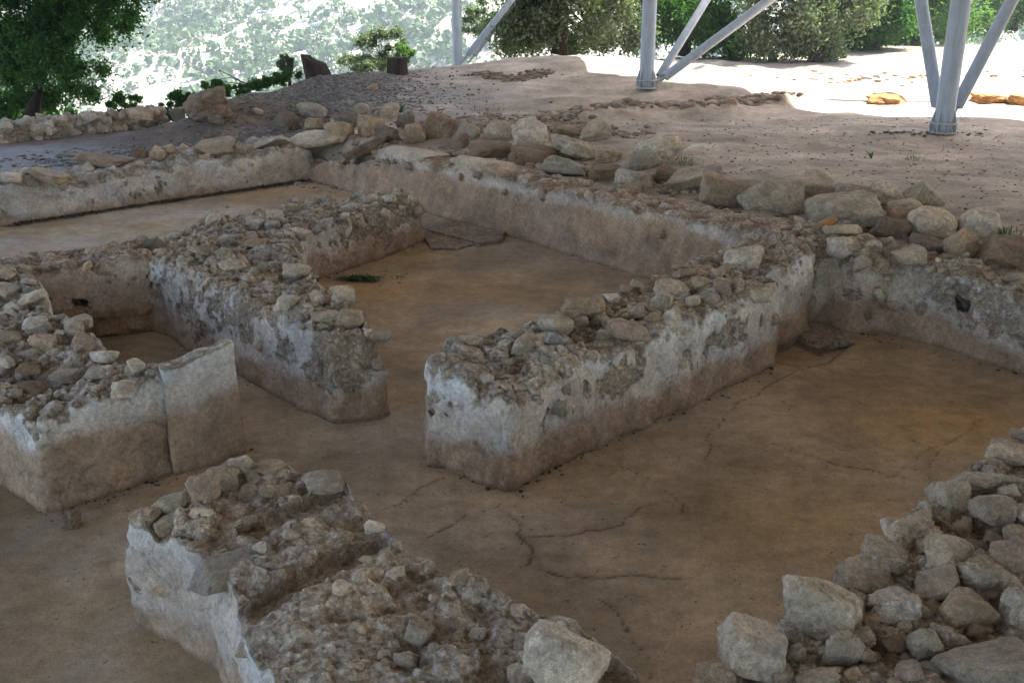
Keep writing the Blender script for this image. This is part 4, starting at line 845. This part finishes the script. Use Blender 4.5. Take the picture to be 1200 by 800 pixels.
for i, (u, v, y, rx, rz, lab, m) in enumerate([
    (40, 138, 28, 1.0, .35, 'low light green shrub behind the left end of the dry stone wall', M_LEAF_LIGHT),
    (152, 130, 27, .55, .45, 'mid green shrub behind the right end of the dry stone wall', M_LEAF_BROAD),
    (190, 134, 28, .35, .32, 'small bluish green shrub between the dry stone wall and the brown boulder', M_LEAF_OLIVE),
    (212, 118, 26, .30, .40, 'dark green shrub right behind the large brown boulder', M_LEAF_BROAD),
    (338, 76, 29.5, .28, .28, 'thin sprig bush just left of the leaning stump', M_LEAF_OLIVE),
    (447, 55, 38, .95, .75, 'bushy small tree behind the upright stump', M_LEAF_OLIVE),
    (472, 62, 37, .4, .4, 'wispy bush right of the bushy small tree', M_LEAF_LIGHT),
    (425, 74, 38, 1.0, .25, 'low bluish scrub behind the ridge between the two stumps', M_LEAF_OLIVE),
    (562, 25, 40, .75, .8, 'pale bush between the farthest column and its braces', M_LEAF_OLIVE),
    ]):
    c = D(u, v, y); b = (c[0], c[1], c[2]-rz-.3)
    tree('shrub', lab, 'shrub', b, [(c[0], c[1], c[2], rx, rx*.8, rz)], 18, int(8000*max(rx, .5)), .055 if y < 32 else .06, m, 50+i, [np.array(b), np.array(b)+[0, 0, rz]], .04, subr=(.12, .28))
tree('creeper_mat', 'long dark mat of low growth running up the ridge to the leaning stump', 'shrub', tuple(D(290, 108, 27.5)), [blob(u, v+5, 26.3+i*.25, .40, .11) for i, (u, v) in enumerate([(232, 110), (256, 102), (275, 100), (298, 95), (318, 90), (338, 84), (250, 94)])],
     110, 26000, .04, M_LEAF_BROAD, 71, [D(290, 112, 27.5), D(292, 100, 27.5)], .04, subr=(.10, .22))
# trees beyond the plateau on the right
TR = [('olive_tree', 'dark olive tree with a split pale trunk between the farthest and middle columns', 655, 60, 35, [(610, 25, 35, 1.5, .9), (700, 12, 35, 1.7, 1.0), (585, 42, 35, .8, .5), (660, -30, 36, 2.8, 1.3), (735, 38, 36, .9, .6), (640, 45, 36.5, 1.2, .4), (690, 48, 36.5, 1., .35)], M_LEAF_OLIVE, 70000, .08),
      ('dense_tree', 'dense dark green tree right behind the middle column', 800, 62, 38, [(800, 25, 38, 1.8, 1.0), (770, 15, 38, 1.2, 1.0), (850, 35, 37.5, 1.5, .9), (830, -30, 40, 2.6, 1.3)], M_LEAF_BROAD, 60000, .08),
      ('olive_tree', 'broad greyish olive tree whose skirt touches the ground left of the nearest column', 955, 70, 35.5, [(930, 32, 35.5, 1.6, 1.0), (985, 28, 35.5, 1.4, 1.0), (900, 30, 36, 1.2, .95), (960, 55, 35.5, 1.1, .45), (950, -30, 37, 2.8, 1.3)], M_LEAF_OLIVE, 70000, .08),
      ('light_tree', 'bright green tree seen behind the nearest column', 1075, 50, 45, [(1050, 32, 45, 1.5, 1.0), (1095, 22, 45, 1.6, 1.1), (1070, -20, 46, 2.4, 1.2), (1130, 30, 46, 1.2, .9)], M_LEAF_LIGHT, 40000, .09),
      ('light_tree', 'bright yellowish green tree at the right edge behind the right brace', 1185, 32, 52, [(1165, 15, 52, 1.9, .9), (1215, 8, 52, 2.0, 1.0), (1180, -30, 53, 3.0, 1.3)], M_LEAF_LIGHT, 34000, .10),
      ('green_tree', 'mid green tree between the greyish olive tree and the nearest column', 1022, 58, 41, [(1015, 40, 41, 1.2, .7), (1035, 10, 41, 1.5, 1.1)], M_LEAF_BROAD, 26000, .085)]
for i, (nm, lab, u, v, y, bl, m, n, s) in enumerate(TR):
    b = D(u, v+4, y)
    tree(nm, lab, 'tree', tuple(b), [blob(*q) for q in bl], 110, n, s, m, 200+i, [b, b+[.1, 0, .6], b+[-.15, .1, 1.3], b+[.2, .1, 2.2]], .2, subr=(.35, .75))
# scrub covering the far slope: one mass
rr = np.random.default_rng(5); n = 34000
sx = rr.uniform(-230, 170, n); sy = 90+rr.random(n)**.8*430; sq = np.stack([sx, sy, 0*sx], 1)
keepm = (fbm(sq, 38, 4, 91)+rr.normal(0, .3, n)) > -.42; sx, sy, sq = sx[keepm], sy[keepm], sq[keepm]
sz_ = hillz(sx, sy, sq); sc_ = rr.uniform(.7, 2.3, len(sx))*np.where(rr.random(len(sx)) > .8, 1.4, 1)
cen = np.stack([sx, sy, sz_+sc_*.5], 1); k = np.repeat(np.arange(len(sx)), 22); d = rr.normal(size=(len(k), 3)); d /= np.linalg.norm(d, axis=1)[:, None]
p = cen[k]+d*sc_[k][:, None]*(.55+.5*rr.random(len(k)))[:, None]*[1, 1, .8]; a = np.cross(d, rr.normal(size=d.shape)); a /= np.linalg.norm(a, axis=1)[:, None]; b = np.cross(a, d)
b = b+d*rr.normal(0, .4, (len(k), 1)); q_ = (sc_[k]*rr.uniform(.18, .42, len(k)))[:, None]
v = np.stack([p-a*q_, p+b*q_*.7, p+a*q_, p-b*q_*.7], 1).reshape(-1, 3)
tag(obj('scrub', mesh_np('scrub', v, np.arange(len(v)).reshape(-1, 4), False), M_LEAF_FAR), 'hazy scrub and low trees covering the far sunlit hillside', 'scrub', kind='stuff')
# second, taller trees filling the gap behind the right-hand trees
pts = []
# stumps
def stump(label, c, r0, h, lean, seed, colr):
    rg = np.random.default_rng(seed); n = 28; rows = []
    prof = 1+.12*np.sin(np.arange(n)*2*math.pi/n*3+rg.uniform(0, 6))+rg.normal(0, .05, n)
    for k, (zz, sc) in enumerate([(-.15, 1.18), (.0, 1.08), (.25, 1.0), (.55, .96), (.8, .98), (.95, .95), (1.0, .88), (.97, .5), (.94, .1)]):
        for i in range(n):
            a = 2*math.pi*i/n; q = r0*sc*prof[i]; tilt = lean*math.cos(a)*.28 if zz > .7 else 0
            rows.append((math.cos(a)*q+zz*h*lean*.35, math.sin(a)*q, zz*h+tilt*h))
    f = [(k*n+i, k*n+(i+1) % n, (k+1)*n+(i+1) % n, (k+1)*n+i) for k in range(8) for i in range(n)]
    o = obj('tree_stump', mesh_np('tree_stump', rows, f), M_BARK, loc=c); tag(o, label, 'stump'); return o
def sit(u, v, z0=1.4):
    return tuple(hit(u, v))
c = D(373, 80, 27.5); stump('dark leaning broken tree stump on the crest of the gravel slope', (c[0], c[1], terr1(c[0], c[1])-.02), .34, .62, -.7, 3, 0)
c = D(466, 79, 28.4); stump('small upright ribbed dark stump on the ridge left of the farthest column', (c[0], c[1], terr1(c[0], c[1])-.02), .25, .46, .05, 4, 0)

def weed(name, label, u, v, n, hh, rad, mat, seed, cat='weed', z0=1.0):
    rr = np.random.default_rng(seed); x, y, z = sit(u, v, z0); V = []; F = []; o = 0
    for i in range(n):
        a = rr.uniform(0, 6.28); q = rad*rr.random()**.6; bx, by = q*math.cos(a), q*math.sin(a); L = hh*rr.uniform(.4, 1)
        dx, dy = rr.normal(0, .3*L), rr.normal(0, .3*L); wv = np.array([-math.sin(a), math.cos(a), 0])*L*.10
        p0 = np.array([bx, by, 0]); p1 = p0+[dx*.4, dy*.4, L*.6]; p2 = p0+[dx, dy, L]
        V += [p0-wv, p0+wv, p1+wv*.9, p1-wv*.9, p2+wv*.15, p2-wv*.15]; F += [(o, o+1, o+2, o+3), (o+3, o+2, o+4, o+5)]; o += 6
    tag(obj(name, mesh_np(name, V, F, False), mat, loc=(x, y, z)), label, cat, kind='stuff' if name == 'grass' else None)
weed('weed', 'small green weed patch on the bare earth right of centre', 1072, 187, 110, .045, .22, M_LEAF_BROAD, 1)
weed('weed', 'single thin weed stalk on the bare earth', 1021, 186, 9, .15, .015, M_LEAF_BROAD, 2)
weed('weed', 'green weed growing at the back of the boulder row', 469, 132, 40, .2, .06, M_LEAF_BROAD, 3)
weed('grass', 'faint green growth on the pale ground behind the boulder row', 572, 128, 90, .07, .45, M_LEAF_OLIVE, 4)
weed('grass', 'mossy tuft beside the whitish rugged boulder', 800, 192, 110, .08, .35, M_LEAF_OLIVE, 5)
weed('weed', 'dry grass tuft right of the speckled whitish boulder', 1178, 278, 50, .14, .2, M_LEAF_OLIVE, 6)
weed('weed', 'green sprouts at the sunlit foot of the greyish olive tree', 905, 72, 60, .35, .2, M_LEAF_LIGHT, 7)
rr = np.random.default_rng(9); nL = 700; c = P(421, 328); V = []
a = rr.normal(size=(nL, 2))*[.13, .05]; extra_ = rr.uniform(-1, 1, (60, 2))*[.6, .35]; a = np.vstack([a, extra_, rr.uniform(-1, 1, (25, 2))*[.2, .2]+[.45, .25]])
for x, y in a:
    p = c+[x, y, .02+.035*rr.random()*math.exp(-(x/.25)**2)]; t = rr.uniform(0, 6.28); s = rr.uniform(.012, .028); d = np.array([math.cos(t), math.sin(t), rr.normal(0, .25)])*s; e = np.array([-math.sin(t), math.cos(t), rr.normal(0, .25)])*s*.6
    V += [p-d, p+e, p+d, p-e]
tag(obj('leaf_pile', mesh_np('leaf_pile', V, np.arange(len(V)).reshape(-1, 4), False), M_LEAF_BROAD), 'small heap of green leaves lying on the floor right of the bent wall', 'leaves', kind='stuff')
# moss / leaf scraps along the corridor wall foot
V = []
fn = along([(-8.3, 16.62), (-6.3, 18.45), (-4.15, 20.4)], .05)
for _ in range(1500):
    x, y = fn(); p = np.array((x+.05, y-.08, .02+.03*rr.random())); t = rr.uniform(0, 6.28); s = rr.uniform(.015, .035); d = np.array([math.cos(t), math.sin(t), rr.normal(0, .3)])*s; e = np.array([-math.sin(t), math.cos(t), rr.normal(0, .3)])*s*.6
    V += [p-d, p+e, p+d, p-e]
M_DRY = mat_leaf('dry_leaf', (.05, .045, .02), (.12, .09, .045), .1)
tag(obj('leaf_litter', mesh_np('leaf_litter', V, np.arange(len(V)).reshape(-1, 4), False), M_DRY), 'dark leaf litter along the foot of the far left wall', 'leaf litter', kind='stuff')

# flat step slabs in the floor in front of the back wall
def slab(label, uv, z0, z1, seed):
    pl = [P(u, v, z1)[:2] for u, v in uv]; n = len(pl); c = np.mean(pl, 0); V = []
    for zz, k in ((z0, 1.0), (z1-.012, 1.0), (z1, .975)):
        for p in pl: q = c+(p-c)*k; V.append((*q, zz))
    V.append((*c, z1)); F = []
    F = [(k*n+i, k*n+(i+1) % n, (k+1)*n+(i+1) % n, (k+1)*n+i) for k in range(2) for i in range(n)]
    me = bpy.data.meshes.new('paving_slab'); me.from_pydata([tuple(v) for v in V], [], F+[(2*n+i, 2*n+(i+1) % n, 3*n) for i in range(n)])
    a = me.color_attributes.new('Col', 'FLOAT_COLOR', 'POINT')
    for i in range(len(V)): a.data[i].color = (.36, .30, .25, 1)
    tag(obj('paving_slab', me, M_WALL), label, 'slab')
slab('large flat floor slab at the foot of the back wall buttress', [(492, 262), (530, 257), (592, 271), (588, 280), (562, 284), (535, 277), (505, 270)], -.03, .07, 1)
slab('smaller flat floor slab beside the far end of the bent wall', [(498, 266), (520, 273), (556, 285), (535, 291), (505, 290), (497, 278)], -.03, .035, 2)
slab('pale floor slab with a dark joint in the wall corner beside the sunken pit', [(933, 391), (962, 384), (985, 388), (1000, 398), (976, 402), (955, 401)], -.04, .03, 3)

# ---------------------------------------------------------------- steel columns
def ring(r0, r1, z0, z1, n=32):
    V = []; F = []
    for z, rad in ((z0, r0), (z0, r1), (z1, r1), (z1, r0)):
        for i in range(n): a = 2*math.pi*i/n; V.append((rad*math.cos(a), rad*math.sin(a), z))
    for k in range(4):
        for i in range(n): F.append((k*n+i, k*n+(i+1) % n, ((k+1) % 4)*n+(i+1) % n, ((k+1) % 4)*n+i))
    return np.array(V), np.array(F)
def boxv(c, s, rz):
    ca, sa = math.cos(rz), math.sin(rz); V = []
    for dx in (-1, 1):
        for dy in (-1, 1):
            for dz in (-1, 1): x, y = dx*s[0]/2, dy*s[1]/2; V.append((c[0]+ca*x-sa*y, c[1]+sa*x+ca*y, c[2]+dz*s[2]/2))
    return np.array(V), np.array([(0, 1, 3, 2), (4, 6, 7, 5), (0, 4, 5, 1), (2, 3, 7, 6), (0, 2, 6, 4), (1, 5, 7, 3)])
ROOFZ = 8.6
def column(label, base, rad, braces, z0):
    root = bpy.data.objects.new('steel_column', None); COL.objects.link(root); root.location = base; tag(root, label, 'steel column', 'steel columns of the shelter')
    H = ROOFZ-base[2]+.1
    v, f = tube([(0, 0, .05), (0, 0, H*.25), (0, 0, H*.5), (0, 0, H)], [rad]*4, 40); obj('shaft', mesh_np('shaft', v, f), M_STEEL, root)
    fl = []; v, f = ring(rad*.98, rad*1.42, .02, .06); fl.append((v, f)); v, f = ring(rad*.98, rad*1.50, .20, .235); fl.append((v, f))
    obj('base_flange', mesh_np('base_flange', *join(fl), False), M_STEEL2, root)
    for k in range(8):
        a = 2*math.pi*k/8; V = []
        for t in (-.008, .008):
            for (q, z) in ((.99, .04), (1.42, .04), (1.42, .20), (1.06, .44), (.99, .44)):
                V.append((rad*q*math.cos(a)-t*math.sin(a), rad*q*math.sin(a)+t*math.cos(a), z))
        me = bpy.data.meshes.new('gusset'); me.from_pydata(V, [], [(0, 1, 2, 3, 4), (9, 8, 7, 6, 5)]+[(i, (i+1) % 5+0, (i+1) % 5+5, i+5) for i in range(5)]); obj('gusset', me, M_STEEL2, root)
    bolts = []
    for k in range(8):
        a = 2*math.pi*(k+.5)/8; v, f = tube([(0, 0, .05), (0, 0, .11)], [.018, .018], 6); bolts.append((v+[rad*1.25*math.cos(a), rad*1.25*math.sin(a), 0], f))
    obj('bolts', mesh_np('bolts', *join(bolts), False), M_STEEL2, root)
    for (s, e, br) in braces:
        s = np.array(s)-base; e = np.array(e)-base; d = e-s; e = s+d*((H-s[2])/d[2]); d /= np.linalg.norm(d)
        v, f = tube([s+d*.22, s+d*.24, (s+e)/2, e], [br*.8, br, br, br], 28); b = obj('brace', mesh_np('brace', v, f), M_STEEL, root)
        v, f = tube([s-d*.12, s+d*.26], [br*.35, br*.45], 12); obj('brace_joint', mesh_np('brace_joint', v, f), M_STEEL2, b)
# nearest
b3 = np.array(sit(1104, 157)); y3 = b3[1]
column('nearest and thickest steel column, standing on a bolted flange at the right', b3, .182,
       [(D(1101, 138, y3+.35), D(1079, 0, y3+1.2), .12), (D(1114, 138, y3+.15), D(1186, 0, y3+.5), .12)], 1)
b2 = np.array(sit(757, 105)); y2 = b2[1]
column('middle steel column with two braces leaning right, behind the boulder row', b2, .172,
       [(D(768, 97, y2+.3), D(828, 0, y2+2.2), .10), (D(770, 97, y2+.1), D(902, 0, y2+.6), .11)], 1)
b1 = D(536, 71, 33.5); b1 = np.array([b1[0], b1[1], max(terr1(b1[0], b1[1]), b1[2]-.9)]); y1 = b1[1]
column('farthest steel column rising behind the crest of the pale mound', b1, .155,
       [(D(543, 71, y1+.1), D(600, 0, y1+.5), .10), (D(551, 71, y1+.6), D(604, 0, y1+1.6), .09)], 1)
# dark pad and dug collar round the nearest column
scatter('rubble', [np.array((b3[0]+r.normal(-.35, .35), b3[1]+r.normal(.05, .15), b3[2]+.01)) for _ in range(160)], [r.uniform(.02, .07) for _ in range(160)], 'dark bluish rubble heaped left of the foot of the nearest column', M_WALL, (.13, .14, .16), 'rubble', 12)

# ---------------------------------------------------------------- shelter roof, above the frame
SHADE = [(-15, -26, 1), (36, -26, 1), (36, 9, 1), (10.7, 21.4, 1), tuple(hit(935, 128)), tuple(hit(872, 103)), tuple(hit(775, 96)), tuple(hit(690, 85)), tuple(hit(676, 66)), (0, 34, 1.2), (-3, 35.5, 1), (-9.5, 31, 1), (-15, 25, 1)]
SHADE = [(x+math.sin(SUN_AZ)*(ROOFZ-z)/math.tan(SUN_EL), y+math.cos(SUN_AZ)*(ROOFZ-z)/math.tan(SUN_EL)) for x, y, z in SHADE]
ox = oy = 0
n = len(SHADE); V = [(x+ox, y+oy, ROOFZ) for x, y in SHADE]+[(x+ox, y+oy, ROOFZ+.3) for x, y in SHADE]
me = bpy.data.meshes.new('shelter_roof'); me.from_pydata(V, [], [tuple(range(n))[::-1], tuple(range(n, 2*n))]+[(i, (i+1) % n, (i+1) % n+n, i+n) for i in range(n)])
tag(obj('shelter_roof', me, M_ROOF), kind='structure')

# ---------------------------------------------------------------- haze
hz = bpy.data.materials.new('haze'); hz.use_nodes = True; t = hz.node_tree; t.nodes.remove(t.nodes['Principled BSDF'])
pv = t.nodes.new('ShaderNodeVolumePrincipled'); pv.inputs['Color'].default_value = (.80, .90, 1, 1); pv.inputs['Density'].default_value = .0009
pv.inputs['Anisotropy'].default_value = .2
t.links.new(pv.outputs[0], t.nodes['Material Output'].inputs['Volume'])
V, F = boxv((0, 240, 40), (1300, 640, 150), 0)
tag(obj('haze', mesh_np('haze', V, F, False), hz), 'pale blue air haze over the valley', 'haze', kind='stuff')
